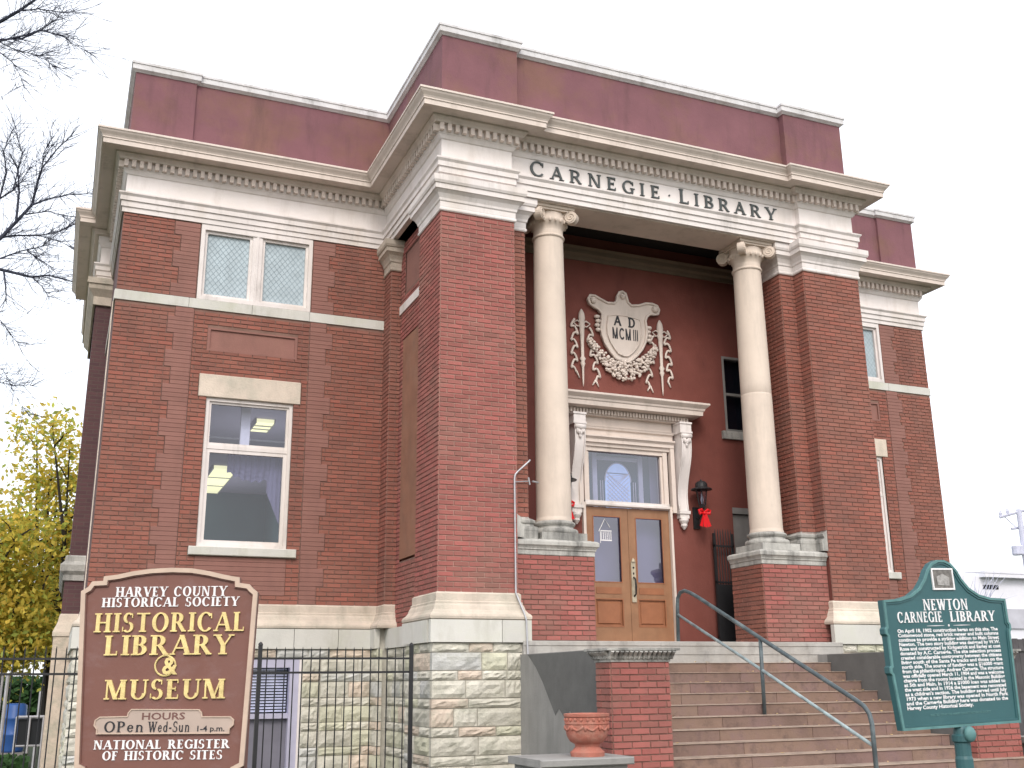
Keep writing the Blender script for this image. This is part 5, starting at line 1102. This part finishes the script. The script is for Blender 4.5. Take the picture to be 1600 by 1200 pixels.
for zz in (h0, h1):
    mb.tube([(cq.x-.2, cq.y, zz), (cq.x+.2, cq.y, zz)], .016, 6); mb.tube([(cq.x-.2, cq.y, zz), (cq.x-.2, cq.y+.5, zz)], .016, 6); mb.tube([(cq.x+.2, cq.y, zz), (cq.x+.2, cq.y+.5, zz)], .016, 6); mb.tube([(cq.x-.2, cq.y+.5, zz), (cq.x+.2, cq.y+.5, zz)], .016, 6)
mb.obj('frame', STEEL, cg); MB().box(cq.x-.17, cq.x+.17, cq.y+.05, cq.y+.45, h0, h1-.03).obj('condenser', DARK, cg)
gp = empty('chain_link_gate', (at(12, 1100, 20).x, at(12, 1100, 20).y, GZ), 'galvanised pipe gate posts at the left edge of the side yard', 'gate')
for px_ in (12, 3): q = at(px_, 1060, 20); MB().tube([(q.x, q.y, GZ), (q.x, q.y, q.z+.1)], .035, 8).obj('post', STEEL, gp)
q = at(64, 1080, 20); MB().tube([(q.x, q.y, GZ), (q.x, q.y, q.z)], .03, 8).obj('post', STEEL, gp)

# ------------------------------------------------------------------ right side background
q = at(1592, 800, 60); up = empty('utility_pole', (q.x, q.y, GZ), 'utility pole with crossarms at the right edge of the picture', 'pole')
MB().tube([(q.x, q.y, GZ), (q.x, q.y, q.z+.15)], [.2, .14], 8).obj('pole', POLE, up)
a, b = at(1562, 808, 60), at(1625, 790, 60)
MB().tube([a, b], .09, 6).tube([at(1580, 826, 60), at(1612, 822, 60)], .08, 6).tube([at(1570, 808, 60), at(1590, 826, 60)], .03, 5).obj('crossarm', POLE, up)
mb = MB(); [mb.lathe(at(x, y, 60).x, at(x, y, 60).y, [(.08, at(x, y, 60).z), (.1, at(x, y, 60).z+.15), (.04, at(x, y, 60).z+.3)], 6) for x, y in ((1564, 806), (1575, 803), (1605, 796))]; mb.obj('insulator', POLE, up)
MB().lathe(q.x-.5, q.y, [(.3, at(1592, 870, 60).z), (.32, at(1592, 868, 60).z), (.32, at(1592, 856, 60).z), (.1, at(1592, 853, 60).z)], 10).obj('transformer', POLE, up)
for i, (y0_, y1_, lb) in enumerate(((755, 806, 'upper wire sagging from the utility pole to beyond the library'), (885, 900, 'lower wire low over the far white roof'))):
    pts = [at(1300+350*k/10, y0_+(y1_-y0_)*k/10+(-((k/10-.5)**2)*10+2.5 if i == 0 else 0), 62) for k in range(11)]
    tag(MB().tube(pts, .018 if i == 0 else .03, 4).obj('overhead_wire', WIRE), lb, 'wire')
fb = empty('far_building', (at(1600, 960, 75).x, at(1600, 960, 75).y, GZ), 'long low white building in the distance at the right edge', 'building')
a, b = at(1440, 910, 78), at(1700, 910, 78); zt_ = at(1580, 895, 78).z; zb_ = at(1580, 985, 78).z
MB().box(a.x, b.x+6, a.y, a.y+8, GZ, zt_).obj('wall', TOWN, fb)
zr = at(1575, 887, 78).z; MB().box(at(1572, 900, 78).x, b.x+8, a.y-.6, a.y+8, zt_-.1, zr).obj('roof', mat('far_pale_roof', (.7, .7, .75), .8, .05, 1), fb)
for k in range(4): x = at(1575+9*k, 930, 78).x; MB().box(x, x+.35, a.y-.05, a.y+.05, at(1580, 916, 78).z, at(1580, 909, 78).z).obj('window', DARK, fb)
MB().box(at(1570, 960, 78).x, b.x+6, a.y-.15, a.y, at(1580, 980, 78).z, at(1580, 948, 78).z).obj('lower_panel', mat('far_grey_panel', (.45, .45, .5), .8, .15, .6), fb)
fa = at(1585, 1050, 30); fr2 = empty('board_fence', (fa.x, fa.y, GZ), 'dark wooden fence behind the marker at the right edge', 'fence')
WD = mat('dark_fence_board', (.09, .085, .09), .9, .2, 4)
for k in range(16): MB().box(fa.x-.9+k*.2, fa.x-.71+k*.2, fa.y, fa.y+.03, GZ, at(1590, 998, 30).z+.02*(k % 2)).obj('board', WD, fr2)
MB().box(fa.x-1, fa.x+2.4, fa.y-.05, fa.y, at(1590, 1015, 30).z-.04, at(1590, 1015, 30).z+.04).obj('rail', WD, fr2)
rt = empty('distant_bare_tree', (at(1530, 950, 70).x, at(1530, 950, 70).y, GZ), 'faint leafless tree in the distance between the marker and the library corner', 'tree')
mb = MB(); b0 = Vector(rt.location); top_ = at(1530, 960, 70); limb(mb, [b0, top_], .2, .14, 6); mb.obj('trunk', POLE, rt); mb = MB(); rg = random.Random(4)
for k in range(42):
    d = Vector((rg.uniform(-1, 1), rg.uniform(-.6, .6), rg.uniform(.3, 1.2))).normalized(); L_ = rg.uniform(1.6, 3.4); p = [top_]
    for j in range(4): d = (d+Vector((rg.uniform(-.3, .3), rg.uniform(-.3, .3), rg.uniform(-.15, .25)))).normalized(); p.append(p[-1]+d*L_/4)
    limb(mb, p, .035, .008, 4)
mb.obj('branches', POLE, rt)
